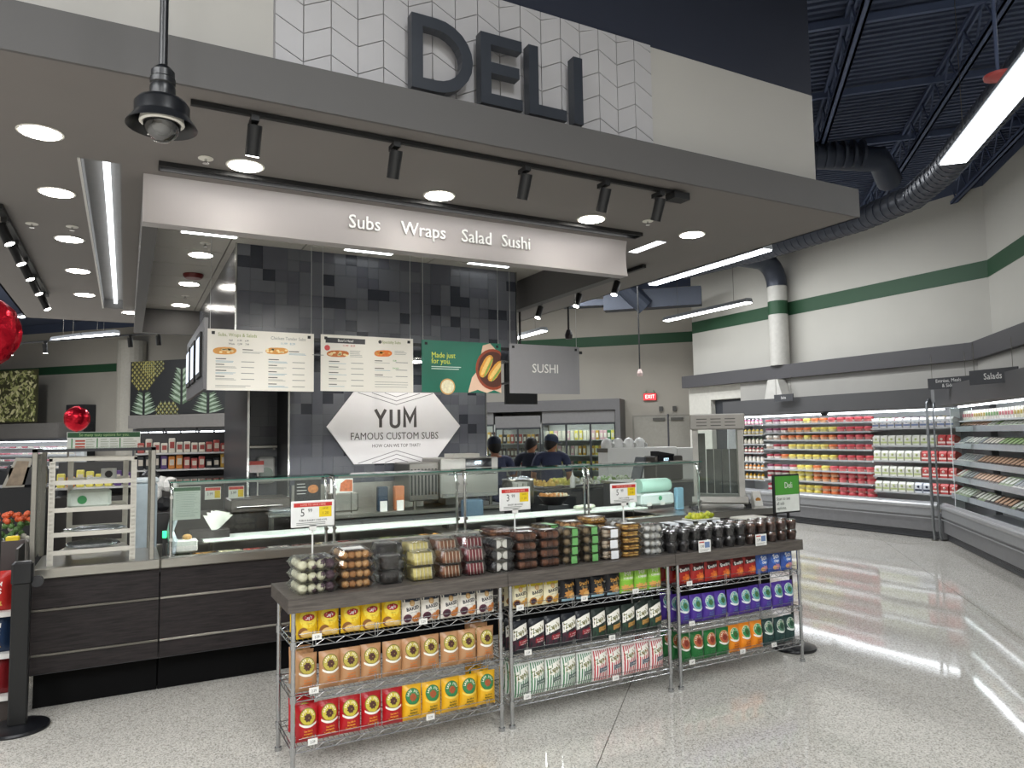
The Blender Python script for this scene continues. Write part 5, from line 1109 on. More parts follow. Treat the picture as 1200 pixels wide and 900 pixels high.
stuff(b.build('leaf_print',(P('a9aa72',.6,0,.3,9),P('c4bf92',.6,0,.3,9),P('6f7442',.6,0,.3,9)),mur))
struct('trim_12',B().prism([bl(-9,1.48,0)[:2],bl(-1.3,1.48,0)[:2],bl(-1.3,.02,0)[:2],bl(-9,.02,0)[:2]],1.95,2.45,'z').prism([bl(1.8,1.7,0)[:2],bl(9.6,1.7,0)[:2],bl(9.6,.02,0)[:2],bl(1.8,.02,0)[:2]],2.2,2.6,'z'),P('6b6865',.55))
struct('trim_13',B().prism([bl(-2.1,.5,0)[:2],bl(-1.3,.5,0)[:2],bl(-1.3,.01,0)[:2],bl(-2.1,.01,0)[:2]],0,3.1,'z'),P('26282c',.6))
p=bl(.55,.35,0); struct('trim_14',B().cyl((p[0],p[1],0),(p[0],p[1],5.2),.45,20),P('a8a49a',.7))
t=thing('meat_case','long bright open case of pink wrapped packs at the far left','cooler',bl(-9,2.0,0),RB)
B().box(0,0,0,8.2,1.2,.9).build('base_body',P('3a3b3e',.4),t); B().box(0,1.1,.9,8.2,1.2,1.95).build('back_panel',CIN,t); B().box(0,.55,1.85,8.2,1.2,1.95).build('canopy',P('55565a',.4),t); B().box(.1,.6,1.83,8.1,.66,1.85).build('canopy_lamp',CL,t)
for i in range(4): B().box(.05,.3+i*.2,.95+i*.22,8.15,.62+i*.2,.965+i*.22).build('shelf',P('dcdedf',.4),t)
r=random.Random(31)
for i in range(4):
    for j in range(30):
        c=r.choice(('d9b0b8','e3ddd0','e3ddd0','c9707a')); me=prod(('mt',c),lambda:B().bbox(-.11,-.1,0,.11,.1,.05,.01,k=0).bbox(-.08,-.07,.05,.08,.07,.056,.002,k=1).mesh('meat_pack',(P(c,.3,0,.15,20),P('e9e9ec',.3)),None))
        item('meat_pack',me,bl(-8.85+j*.265,2.0-.45-i*.2,.966+i*.22),RB,'%s wrapped pack, %s from the left on the %s step of the far left case'%({'d9b0b8':'pink','e3ddd0':'pale','c9707a':'rose'}[c],ordn(j),('lowest','second','third','top')[i]),'package','packs in the far left case, %s'%c if False else 'packs in the far left case, %s %s'%({'d9b0b8':'pink','e3ddd0':'pale','c9707a':'rose'}[c],ordn(i)))
def caseleft(u,label,w,seed,items):
    t=thing('door_cooler',label,'cooler',bl(u,1.4,0),RB,'door coolers below the murals')
    B().box(0,.05,0,w,.9,.3).build('base_body',P('4c4d50',.4),t); B().box(0,0,2.08,w,.9,2.19).build('canopy',P('55565a',.4),t); B().box(0,.85,.3,w,.9,2.08).build('back_panel',CIN,t); B().box(.02,.1,2.05,w-.02,.15,2.08).build('lamp_strip',CL,t)
    for x in (0,w/2-.02,w-.04): B().box(x,0,.3,x+.04,.04,2.08).build('door_frame',P('55575b',.35,.4),t)
    r=random.Random(seed)
    for s in range(4):
        z=.45+s*.4; B().box(.03,.2,z-.02,w-.03,.85,z).build('shelf',P('dfe3e3',.4),t); x=.12; cnt=-1
        while x<w-.1:
            cnt+=1
            c=r.choice(items); me=prod(('pk2',c),lambda: B().bbox(-.055,-.05,0,.055,.05,.28,.01,k=0).box(-.04,-.052,.08,.04,-.05,.2,k=1).mesh('package',(P(c,.4,0,.1,20),P('e9e4da',.5)),None))
            item('package',me,bl(u+x,1.4-.28,z+.001),RB,'%s pack, %s on the %s shelf up in the %s far door cooler'%(PCN.get(c,'pale'),ordn(cnt),ordn(s),ordn(int(seed)-50)),'package','packs in the %s'%label.split(',')[0]); x+=.15
for i,u in enumerate((1.7,2.95,4.2,5.45,6.7,7.95)): caseleft(u,'glass door cooler, %s from the left of the far row below the pineapples'%ordn(i),1.2,50+i,[['3f7a4a','e3ddd0'],['d98a3a','e3ddd0'],['e3ddd0','3a5a9a'],['e3ddd0','d98a3a','b0504a'],['e3ddd0','b0504a'],['d98a3a','b0504a','5a3a2a']][i])
# ---------------- equipment behind the counter ----------------
t=thing('prep_counter','steel work table against the tiled wall behind the counter','table',(2.5,7.15,0))
B().bbox(-1.03,-.3,1.0,1.1,.28,1.04,.004).build('table_top',STEEL,t); B().box(-1.0,-.25,.1,1.08,.27,.99).build('cabinet_body',P('6d6d6c',.4,.3),t)
for i in range(4): B().bbox(-.98+i*.515,-.27,.15,-.98+i*.515+.5,-.25,.95,.004).build('door',P('8a8a88',.35,.6),t)
B().box(-1.03,.26,1.04,.55,.28,1.3).build('back_splash',P('a8a69f',.3,.7),t); b=B()
for x in (-.7,.0,.5): b.bbox(x,-.02,1.04,x+.26,.2,1.22,.01)
b.build('steel_bin',STEEL,t)
t=thing('dark_appliance','low dark brown metal appliance behind the left glass guard','appliance',(.9,7.2,0)); B().bbox(-.5,-.15,.0,.5,.3,1.1,.01).build('body',P('3f3b39',.4,.3),t); B().bbox(-.05,-.2,1.1,.48,.2,1.22,.01).build('lid',P('5a5450',.35,.5),t); B().cyl((.0,-.21,1.15),(.4,-.21,1.15),.01).build('handle',CHROME,t)
t=thing('conveyor_oven','steel countertop oven with a black display left of the workers','oven',(3.13,7.08,1.04))
B().bbox(-.3,-.22,.1,.36,.3,.50,.01).build('housing',P('9a9893',.3,.85,.05,5),t); B().bbox(-.62,-.18,.08,-.3,.28,.46,.01).build('side_chamber',P('76746f',.3,.85,.05,5),t)
b=B()
for i in range(8): b.box(-.6+i*.037,-.186,.14,-.585+i*.037,-.18,.4)
b.build('vent_slots',MBLACK,t); B().box(-.02,-.226,.4,.28,-.22,.49).build('display',P('0c0f14',.1),t); text('4777',.05,emit('led_digits','bfe6f2',3),(.12,-.2275,.445),t,xs=.8)
B().bbox(-.25,-.28,.33,.33,-.2,.36,.01).build('door_handle',CHROME,t); B().box(-.28,-.24,.1,.34,-.22,.14).build('drip_edge',CHROME,t); B().box(-.1,-.1,.5,.2,.15,.54).build('top_tray',P('c9c7c0',.3,.5),t)
b=B()
for x in (-.55,.3): b.cyl((x,-.15,0),(x,-.15,.1),.02).cyl((x,.22,0),(x,.22,.1),.02)
b.build('feet',DSTEEL,t)
t=thing('food_poster','small white card with a sandwich picture behind the twin glass posts','sign',(1.84,6.93,1.04)); B().box(-.11,0,.2,.11,.008,.335).build('card',P('e9ece8',.4),t); B().prism([(-.02,.215),(.105,.21),(.105,.32),(.04,.325),(-.01,.29)],-.001,0,'y').build('food_picture',P('c4683a',.5,0,.4,40),t); B().box(-.1,.004,0,-.09,.008,.2).box(.09,.004,0,.1,.008,.2).build('stand',DSTEEL,t)
t=thing('food_poster','small black card with a burger picture behind the left glass guard','sign',(1.52,6.93,1.04)); B().box(-.12,0,.14,.12,.008,.34).build('card',MBLACK,t); b=B(); b.ball((.05,0,.25),.05,12,6,1,.1,.8); b.build('food_picture',P('b5733c',.5,0,.4,40),t); lines(t,-.1,-.01,.3,4,.03,P('c9c9c4',.5),.006); B().box(-.1,.004,0,-.09,.008,.14).box(.09,.004,0,.1,.008,.14).build('stand',DSTEEL,t)
for i,(x,c,l) in enumerate(((2.25,'2b3a4a','dark blue'),(2.42,'b5714a','tan'))):
    t=thing('knife_holder','upright %s holder on the steel table below the hexagonal sign'%l,'container',(x,6.95,1.04)); B().bbox(-.05,-.03,0,.05,.04,.24,.008).build('body',P(c,.5),t); B().box(-.035,-.045,0,.035,-.031,.1).build('white_tag',WHITE,t)
t=thing('foil_tray','shallow foil tray with a wrapped cover on the table behind the left glass','tray',(1.3,6.75,.0)); b=B(); b.bbox(-.18,-.1,1.07,.2,.1,1.11,.01); b.build('tray_body',CHROME,t); B().bbox(-.16,-.09,1.11,.18,.09,1.145,.015).build('foil_cover',FOIL,t); B().box(-.15,-.08,0,-.13,-.06,1.07).box(.15,.06,0,.17,.08,1.07).box(-.15,.06,0,-.13,.08,1.07).box(.15,-.08,0,.17,-.06,1.07).build('stand_leg',DSTEEL,t)
t=thing('blue_bin','blue grey plastic bin beside the oven behind the third glass guard','container',(3.15,6.78,0)); B().bbox(-.1,-.06,.9,.1,.08,1.12,.015).build('bin_body',P('5d7486',.4),t); B().box(-.08,-.05,0,.08,.06,.9).build('pedestal',P('77787a',.4,.3),t)
t=thing('steel_pot','round steel pot with crumpled foil on top beside the price sign 3.99','pot',(3.80,7.0,0)); B().cyl((0,0,0),(0,0,1.0),.14,16).build('pot_stand',P('3d3e41',.5),t); B().lathe([(.15,1.0),(.17,1.02),(.17,1.27),(.18,1.28),(.17,1.29)],22).build('pot_body',STEEL,t,smooth=40)
b=B(); b.cyl((0,0,1.03),(0,0,1.035),.175,22)
for i in range(18): a=2*PI*i/18; b.cyl((.172*math.cos(a),.172*math.sin(a),1.04),(.172*math.cos(a),.172*math.sin(a),1.25),.005,4)
b.build('ribs',DSTEEL,t); r=random.Random(4); b=B()
for i in range(7): b.ball((r.uniform(-.1,.1),r.uniform(-.1,.1),1.29),.06,7,4,1,1,.5)
b.build('foil_cover',FOIL,t)
t=thing('salad_bowl','wide dark bowl of orange food in front of the workers','bowl',(4.16,6.85,0)); B().box(-.13,-.1,0,.13,.1,1.0).build('pedestal',P('3a3b3e',.5),t); B().lathe([(.08,1.0),(.17,1.1),(.18,1.1),(.09,.995)],20,sx=1.0).build('bowl_body',P('2b2c2f',.4),t,smooth=50); b=B(); r=random.Random(9)
for i in range(40): b.ball((r.uniform(-.12,.12),r.uniform(-.09,.09),1.09+.02*r.random()),.025,6,4,k=r.choice((0,0,1)))
stuff(b.build('filling',(P('c98a4a',.6,0,.3,50),P('e3d6b8',.6)),t))
# produce prep table before the workers
t=thing('prep_table','dark cold table of sliced vegetables in front of the workers','table',(5.2,8.0,0)); B().bbox(-.65,-.3,0,.9,.3,1.08,.01).build('table_body',P('3c3d40',.4,.4),t); B().bbox(-.6,-.28,1.08,.85,.28,1.1,.004).build('steel_rim',STEEL,t)
r=random.Random(12)
for k,(x,c,cc,l) in enumerate(((-.5,'c9a24a','d9b860','golden'),(-.2,'d9cf6a','b9b24a','yellow'),(.1,'e3e3d6','c9c9b8','white'),(.4,'9ab87a','e3e6da','green and white'),(.7,'c9d0b8','7f9a5a','pale green'))):
    u=thing('salad_heap','tray heap of %s sliced vegetables on the cold table'%l,'food',(5.2+x,7.98,1.1),0,'vegetable heaps on the cold table'); b=B()
    for i in range(30): b.ball((r.uniform(-.12,.12),r.uniform(-.2,.2),.02+.07*r.random()),.028,6,4,k=i%2)
    stuff(b.build('filling',(P(c,.6,0,.25,40),P(cc,.6,0,.25,40)),u)); B().bbox(-.14,-.24,0,.14,.24,.03,.006).build('tray',CHROME,u)
t=thing('squeeze_bottle','white squeeze bottle standing at the cold table beside the workers','bottle',(4.95,7.66,1.1)); 
B().lathe([(.03,0),(.033,.01),(.033,.12),(.012,.16),(.006,.2)],12).build('bottle_body',WHITE,t,smooth=40)
t.location=(4.98,7.73,1.1)
# tall white cabinet with four white domes
t=thing('white_cabinet','plain white panelled partition at the right behind the counter','partition',(6.85,8.75,0)); B().bbox(-.68,-.12,0,.62,.12,1.56,.006).build('panel_body',P('e3e3df',.4,0,.01),t); B().bbox(.62,-.12,0,1.1,.12,1.54,.006).build('side_panel',P('cfcfcb',.4,0,.01),t); B().box(-.69,-.13,1.5,-.68,.13,1.56).build('edge_cap',DSTEEL,t)
for i in range(4):
    u=thing('white_dome_cover','white domed cover, %s from the left on top of the white partition'%ordn(i),'cover',(6.25+i*.2,8.75,1.56),0,'white domes on the partition'); B().lathe([(.085,0),(.09,.03),(.08,.09),(.05,.135),(.0001,.15)],18).build('dome',P('e9e9e6',.35),u,smooth=60); B().cyl((.03,-.09,.04),(.045,-.08,.04),.035,12).build('vent_ring',P('c2c2bf',.5),u)
t=thing('service_table','dark side table carrying the scale and monitor at the right','table',(5.85,7.3,0)); B().bbox(-.5,-.25,0,.55,.3,1.15,.01).build('table_body',P('505155',.4,.3),t); B().bbox(-.52,-.27,1.15,.57,.32,1.18,.004).build('table_top',STEEL,t)
t=thing('label_scale','dark scale with a black display at the right behind the glass','appliance',(6.0,7.22,1.18)); B().bbox(-.18,-.1,0,.26,.15,.3,.012).build('housing',P('55514c',.35,.3),t); B().box(-.15,-.105,.2,.1,-.1,.31).build('display',P('0d0f12',.12),t); text('8777',.05,emit('scale_digits','b9d8e6',2),(-.02,-.107,.255),t,xs=.8); B().prism([(-.1,.3),(.16,.3),(.16,.32),(-.1,.36)],-.05,.1,'y').build('top_flap',MBLACK,t)
t=thing('tilted_monitor','small grey monitor tilted back beside the scale','monitor',(5.5,7.05,1.18)); B().prism([(-.06,.04),(-.035,.04),(.045,.3),(.02,.3)],-.09,.09,'y').build('screen_body',P('3d4247',.3),t); B().bbox(-.06,-.05,0,.06,.05,.05,.01).build('stand',P('55595e',.4),t)
for i,(x,c) in enumerate(((5.35,'d9c9c0'),(5.55,'d9a898'))):
    t=thing('covered_tub','%s rounded covered tub behind the price sign 5.99 at the right'%('pale' if i==0 else 'pinkish'),'container',(x-.1+.02*i,6.72,0)); B().box(-.1,-.07,0,.1,.07,1.0).build('pedestal',P('5a5b5e',.5),t); B().bbox(-.12,-.09,1.0,.12,.09,1.24,.05).build('tub_body',P(c,.4,0,.1,10),t)
# wrapped rolls and bottle on the counter
t=thing('wrapped_roll','mint green wrapped paper roll lying on top of a white pack at the counter end','package',(5.03,6.2,1.13)); B().cyl((-.21,0,.075),(.17,0,.075),.075,18).cyl((.17,0,.075),(.2,0,.075),.06,18).build('roll_body',P('a9cfc0',.3,0,.06,12,.3),t,smooth=40); B().cyl((.201,0,.075),(.203,0,.075),.03,14).build('core_ring',P('4f9a76',.4),t)
t=thing('wrapped_pack','white wrapped paper pack with a green round mark on the cutting shelf end','package',(5.04,6.2,1.0)); B().bbox(-.24,-.09,0,.2,.09,.128,.02).build('pack_body',P('d3dfdd',.35,0,.06,12,.3),t); B().cyl((-.0,-.092,.075),(0,-.09,.075),.025,16).build('green_mark',P('3f9a6a',.4),t); B().box(-.18,-.092,.0,-.12,-.09,.035).box(.0,-.092,0,.06,-.09,.035).build('white_tag',WHITE,t)
t=thing('blue_packet','small light blue packet beside the wrapped rolls at the counter end','package',(5.33,6.15,.931)); B().bbox(-.05,-.03,0,.05,.03,.24,.01).build('body',P('8fc0d8',.35),t)
t=thing('squeeze_bottle','clear white squeeze bottle with a green cap left of the wrapped rolls','bottle',(4.67,6.12,1.0)); B().lathe([(.035,0),(.038,.01),(.038,.15),(.02,.18)],14).build('bottle_body',P('dfe9e2',.3),t,smooth=40); B().lathe([(.022,.18),(.01,.22),(.005,.245)],12).build('cap',P('5fa870',.4),t)
t=thing('plastic_gloves','small heap of clear plastic wrap left of the squeeze bottle','wrap',(4.15,6.17,1.0)); b=B(); r=random.Random(6)
for i in range(6): b.ball((r.uniform(-.1,.1),r.uniform(-.05,.05),.03),.045,7,4,1.3,1,.5)
b.build('wrap_body',P('c9cdb8',.3,0,.1,20,.4),t)
# hot display case on the right end of the counter
t=thing('heated_display','grey countertop display case with vertical grey boards inside at the counter end','display case',(5.87,6.1,.935),R(-43))
GF=P('b4b1ab',.4,.2); hw=.27
B().bbox(-hw,-.22,.05,hw+.03,.25,.13,.01).build('base',GF,t); B().prism([(-.26,.13),(-.22,.13),(-.22,.05),(-.26,.07)],-hw-.02,hw+.02,'x').build('base_lip',GF,t)
for x in (-hw,hw-.06):
    for y in (-.2,.18): B().box(x,y,.13,x+.06,y+.05,.86).build('frame_post',GF,t)
B().bbox(-hw-.02,-.24,.86,hw+.02,.25,1.03,.01).build('hood',P('a19d97',.4,.3),t); b=B()
for j in range(3):
    for i in range(3): b.box(-.22+i*.15,-.243,.9+j*.035,-.11+i*.15,-.24,.908+j*.035)
b.build('vent_slots',P('3c3a38',.5),t); B().box(-.22,-.19,.13,.22,-.187,.85).build('front_glass',GLASS,t)
DP=P('5b5b59',.5,.1,.12,14,.2,60)
for i in range(5): 
    hh=.68 if i<1 else .5; B().bbox(-.21+i*.085,.12,.14,-.21+i*.085+.077,.15,.14+hh,.003).build('grey_board',DP,t)
b=B()
for x in (-.3,.3): b.box(x-.03,-.15,0,x+.03,-.1,.05).box(x-.03,.1,0,x+.03,.15,.05)
b.build('foot',MBLACK,t)
t=thing('menu_tent','small white folded menu card with orange print right of the grey display case','sign',(6.33,6.0,.931)); B().prism([(-.06,0),(.06,0),(.002,.16),(-.002,.16)],-.05,.05,'x').build('card',P('e3e1da',.4),t); B().cyl((0,-.042,.06),(0,-.03,.065),.03,12).build('orange_print',P('c98a3a',.5),t); t.rotation_euler=(0,0,R(-15))
t=thing('cable_bundle','dark coiled cable between the glass guard and the display case','cable',(5.43,6.0,.931)); b=B(); 
for k in range(3): b.tube([(.05*math.cos(R(a))+.004*k,.04*math.sin(R(a)),.012+.012*k) for a in range(0,361,30)],.006,6)
b.build('coil',P('4a4a4c',.5),t)
# sheets on the left guard, small things near it
t=thing('printed_sheet','white printed sheet with a green heading taped inside the left glass guard','paper',(.405,5.772,1.19)); B().box(-.09,0,0,.09,.002,.235).build('sheet',P('d9ddd6',.5),t); B().box(-.088,-.001,.205,.088,0,.23).build('green_heading',P('2f5f3c',.5),t); lines(t,-.075,.075,.19,15,.012,P('a9b5ad',.5),.003,rag=.2)
for i,x in enumerate((.578,.74)):
    t=thing('shelf_price_tag','red and yellow price tag on the left glass guard, %s one'%('left' if i==0 else 'right'),'price tag',(x,5.772,1.325),0,'price tags on the left glass guard'); B().box(-.055,0,0,.055,.002,.09).build('card',P('e3e1da',.4),t); B().box(-.052,-.001,.065,.052,0,.086).build('red_band',P('b93a34',.4),t); B().box(.012,-.001,.01,.05,0,.063).build('yellow_square',P('e0bd2a',.4),t); text('3.99',.03,INK,(-.02,-.0015,.04),t,xs=.8,ext=.0002)
t=thing('paper_fan','fan of white sheets in a dark holder behind the left glass guard','paper',(.62,6.15,.0)); b=B()
for i in range(6):
    a=R(-35+14*i); b.prism([(0,1.04),(.03,1.04),(.05+.13*math.sin(a+.3),1.04+.15*math.cos(a)),(.0+.13*math.sin(a),1.04+.17*math.cos(a))],.012*i,.012*i+.003,'y')
b.build('sheets',P('dcdcd4',.5),t); B().box(-.16,-.03,1.0,.12,.12,1.06).build('holder',P('2f2a29',.5),t)
t=thing('bread_pack','small white pack with a tan crown beside the left guard post','package',(.43,5.93,.94)); B().bbox(-.09,-.05,0,.06,.05,.09,.01).build('pack_body',P('dcdcd6',.35,0,.05,20,.3),t); B().ball((-.01,0,.105),.035,8,5,1,1,.7).build('tan_top',P('c99a5a',.6,0,.2,60),t)
t=thing('plastic_sleeve','tall crumpled clear plastic sleeve by the left guard post','wrap',(.315,5.9,.94)); b=B(); b.tube([(0,0,0),(.01,0,.08),(-.01,.01,.16),(.01,0,.24),(0,0,.33)],[.03,.035,.025,.03,.015],9); b.build('sleeve',P('b9c4cb',.25,0,.15,18,.6,40),t)
t=thing('green_light','small lit green indicator on the case post at the left','indicator',(.265,5.85,1.08)) ; B().box(-.012,-.01,-.145,.012,.01,-.02).build('stem',BLACK,t); B().bbox(-.014,-.014,-.02,.014,.014,.03,.004).build('green_lens',emit('green_led','2fe07a',2),t)
t=thing('crumpled_bag','black and white crumpled bag heap behind the tray rack','bag',(.30,7.55,1.05)); b=B(); r=random.Random(3)
for i in range(8): b.ball((r.uniform(-.12,.12),r.uniform(-.06,.06),.1+r.uniform(0,.32)),.08,8,5,1,.8,.9,k=i%2)
b.build('bag_body',(P('dcdad6',.4,0,.1,20,.5,40),P('1d1d20',.35,0,.1,20,.5,40)),t); B().box(-.15,-.1,-1.05,.15,.1,.04).build('pedestal',P('3d3b3a',.5),t)
t=thing('grey_bin','light blue grey plastic bin behind the tray rack','container',(.16,7.2,0)); B().bbox(-.09,-.1,0,.1,.1,1.4,.02).build('bin_body',P('aebbc2',.35),t); B().bbox(-.1,-.11,1.4,.11,.11,1.44,.01).build('bin_lid',P('c9d2d6',.35),t)
t=thing('green_sign_board','long green and white sign board on a stand behind the tray rack','sign',(-.22,10.0,0)); B().box(-.385,0,1.685,.385,.015,1.885).build('panel',P('e6e9e2',.4),t); B().box(-.38,-.002,1.82,.38,0,1.88).build('green_heading',P('22572f',.4),t); text('So many tasty options for you.',.05,P('a9d08a',.5),(0,-.003,1.85),t,xs=.85)
b=B()
for i,x in enumerate((-.34,-.08,.16)): b.prism([(x,1.7),(x+.012,1.7),(x+.012,1.81),(x,1.81)],-.002,0,'y')
b.build('green_bars',P('3a8a42',.4),t); b=B()
for j in range(3): b.box(-.3,-.002,1.7+j*.035,-.2,0,1.72+j*.035)
b.build('red_print',P('c0503a',.5,0,.3,40),t)
for j,(a,c) in enumerate(((-.19,-.1),(-.04,.05),(.06,.15),(.2,.35))): lines(t,a,c,1.795,4,.027,P('b9bfae',.5),.01,y=-.002)
B().box(-.38,.0,0,-.36,.02,1.69).box(.36,0,0,.38,.02,1.69).build('leg',DSTEEL,t)
# gondola of packs behind the alcove side
def gond(x0,x1,y,zs,label,items,seed,step=.085,grp='g'):
    t=thing('display_shelf',label,'shelf',((x0+x1)/2,y,0)); w=(x1-x0)/2
    B().box(-w,.3,0,w,.34,zs[-1]+.25).build('back_panel',P('3a3a3c',.5),t); B().box(-w,-.1,0,w,.3,zs[0]-.1).build('base_body',P('4a4745',.4,.2),t)
    r=random.Random(seed)
    for s,z in enumerate(zs):
        B().box(-w,-.12,z-.02,w,.3,z).build('shelf',P('d6d6d2',.4),t); B().box(-w,-.125,z-.02,w,-.12,z).build('price_rail',P('d9d9d6',.4),t)
        x=-w+.05; k=0
        while x<w-.03:
            if k==0: c=r.choice(items); k=r.randint(1,4)
            k-=1; h=.11+.07*r.random()
            me=prod(('gp',c,round(h,2)),lambda: B().bbox(-.036,-.03,0,.036,.03,h,.008,k=0).box(-.025,-.032,h*.3,.025,-.03,h*.75,k=1).mesh('package',(P(c,.35,0,.15,30),P('d9cfc0' if c!='e3ddd0' else 'b0504a',.5)),None))
            item('package',me,((x0+x1)/2+x,y-.05,z),0,'%s pack, %s from the left on the %s shelf of the %s'%(PCN.get(c,'coloured'),ordn(int((x+w-.05)/step+.5)),('lower','upper','top')[s],grp),'package','packs, %s shelf, %s'%(('lower','upper','top')[s],grp)); x+=step
gond(.12,1.40,9.9,[1.42,1.62],'display shelf of colourful packs behind the alcove left of the dark tiles',['b0504a','e3ddd0','c9a04a','3a5a9a','2a2c30','5a3f7a','d98a3a'],5,grp='display by the alcove')
gond(-.62,.10,8.8,[1.30],'low produce display seen through the tray rack',['3f7a4a','3f7a4a','d98a3a','5a3f7a','e6d86a'],6,grp='produce display')
t=thing('angled_display','tilted steel framed display panel at the left above a dark block','display',(-.87,8.0,1.36)); B().prism([(-.11,0),(.06,0),(.12,.26),(-.01,.27)],0,.03,'y').build('frame',STEEL,t); B().prism([(-.08,.015),(.045,.015),(.095,.235),(.0,.24)],-.004,0,'y').build('picture',P('8a7a68',.4,0,.4,14),t)
t=thing('dark_block','matte black counter block behind the left stanchion','counter',(-1.05,8.1,0)); B().bbox(-.5,-.15,0,.42,.5,1.36,.01).build('body',MBLACK,t); B().bbox(.1,-.1,1.36,.4,.2,1.56,.02).build('register',P('2b2c30',.4),t)
t=thing('flower_box','box of orange flowers and leaves left of the counter','plant',(-.74,6.6,0)); B().bbox(-.16,-.12,0,.12,.15,1.04,.01).build('box',P('6f6b66',.5),t); b=B(); r=random.Random(2)
for i in range(70):
    z=1.04+.2*r.random(); b.ball((r.uniform(-.15,.12),r.uniform(-.12,.1),z),.022,6,4,k=0 if z>1.17 else r.choice((1,1,2)))
stuff(b.build('blooms',(P('dd5a2c',.5,0,.3,30),P('55783f',.6,0,.3,30),P('d9d6c8',.6)),t))
t=thing('yellow_sign','small yellow caution board leaning by the flower box','sign',(-.66,6.0,0)); B().bbox(-.04,-.02,.88,.04,.02,1.13,.008).build('board',P('dcc02e',.4),t); B().cyl((0,-.022,1.06),(0,-.02,1.06),.015,10).box(-.025,-.022,.92,.025,-.02,1.0).build('print',P('55501c',.5),t); B().box(-.02,-.01,0,.02,.01,.88).build('post',P('c9b02a',.4),t)
# snack rack at the far left
t=thing('snack_shelf','white wire snack shelf at the left frame edge beside the counter','rack',(-.86,5.75,0))
B().box(-.25,.22,0,.27,.25,1.1).build('back_panel',P('4a4240',.5),t)
for z in (.17,.43,.69): B().box(-.25,-.1,z-.03,.27,.22,z).build('shelf',P('d9d7d2',.4),t)
B().box(-.25,-.08,0,.27,.22,.14).build('base_body',P('3f3733',.5),t); B().box(.255,-.1,0,.27,.25,1.08).build('side_rail',P('3a3836',.5),t)
for s,(z,c,cn) in enumerate(((.17,'7c1a1f','dark red'),(.43,'1f3350','navy'),(.69,'c22a26','red'))):
    for i in range(2):
        p,pp=new_bag(.235,.24 if s<2 else .25,.09,c); pp.text('PREMIUM',.038,.0,.17,pr('f2efe8'),0,.001,.85).text('CRISPS',.05,.0,.125,pr('f2efe8'),0,.0015,.85).disc(0,.05,.06,.035,pr(('3a2a2a','d9a24a','e0b45a')[s]),wob=.2); pp.build(p)
        p.location=(-.98+i*.243,5.72,z+.001); tag(p,'%s crisps bag on the %s shelf at the left frame edge, %s one'%(cn,('bottom','middle','top')[s],'outer' if i==0 else 'inner'),'snack bag','crisps bags at the left frame edge')
def stanchion(x,y,label,h):
    t=thing('stanchion',label,'stanchion',(x,y,0)); B().lathe([(.17,0),(.175,.01),(.17,.022),(.1,.034),(.0001,.036)],32).build('base',P('15161a',.3,0,.05,8),t,smooth=40)
    if h>.9: B().bbox(-.05,-.035,.03,.05,.035,h,.008).build('post',BLACK,t); B().bbox(-.055,-.045,h-.12,.06,.045,h+.02,.012).build('belt_head',P('1b1c1f',.4),t); B().cyl((.08,-.02,h-.11),(.08,.02,h-.11),.035,14).build('wall_clip',P('2b2c30',.4),t)
    return t
stanchion(-.55,5.5,'black belt stanchion with a round base at the left end of the counter',1.0)
t=stanchion(4.83,4.24,'black round base with a thin pole carrying the green sign right of the racks',.0)
B().cyl((0,0,.03),(0,0,1.1),.012,10).build('pole',BLACK,t,smooth=40); B().bbox(-.165,-.012,1.09,.135,.012,1.405,.004).build('sign_frame',MBLACK,t)
B().box(-.152,-.014,1.24,.122,-.012,1.392).build('green_sheet',P('4d9a3a',.4,0,.1,4),t); B().box(-.152,-.014,1.103,.122,-.012,1.24).build('white_sheet',P('e3e6e0',.4),t)
text('Deli',.07,WHITE,(.0,-.0145,1.315),t,xs=.8,ext=.0003)
for i,s in enumerate(('Scan to see','all sub','options.')): text(s,.038,P('2f3a30',.5),(-.142,-.0145,1.21-i*.038),t,align='LEFT',xs=.9,ext=.0003)
t=thing('standing_sign','green and white sign in a black frame cut by the left frame edge','sign',(-.74,5.12,0)); B().bbox(-.12,-.012,.9,.12,.012,1.31,.004).build('frame',MBLACK,t); B().box(-.1,-.014,1.08,.1,-.012,1.29).build('green_sheet',P('4f9a35',.4),t); B().box(-.1,-.014,.92,.1,-.012,1.08).build('white_sheet',P('e3e6e0',.4),t); B().cyl((0,0,0),(0,0,.9),.012).cyl((0,0,0),(0,0,.02),.12,18).build('pole',BLACK,t)
# balloons
FR=P('c0142a',.22,.75,.12,9,1.0,14)
def balloon(x,y,z,r_,label,seed,zb):
    t=thing('foil_balloon',label,'balloon',(x,y,z)); b=B(); n,m=26,16; vs=[]; rr=random.Random(seed)
    for j in range(m+1):
        for i in range(n):
            a=2*PI*i/n; ph=PI*j/m; k=1+.05*(-1)**i*math.sin(ph)**2*(1 if math.sin(a)**2<.7 else .4)+.045*(rr.random()-.5); vs.append((r_*k*math.sin(ph)*math.cos(a),r_*.62*k*math.sin(ph)*math.sin(a),-r_*1.12*math.cos(ph)*k))
    b.add(vs,[(j*n+i,j*n+(i+1)%n,(j+1)*n+(i+1)%n,(j+1)*n+i) for j in range(m) for i in range(n)]).build('foil',FR,t,smooth=80)
    B().lathe([(.012,-r_*1.2),(.02,-r_*1.12)],8).build('neck',FR,t); B().cyl((0,0,-r_*1.2),(0,0,zb-z),.0015,4).build('ribbon',P('b03040',.4),t)
balloon(-.665,4.5,2.33,.17,'big crinkled red foil balloon at the left frame edge',3,0)
balloon(-.715,14,2.16,.185,'small far red foil balloon above the green sign board',5,0)
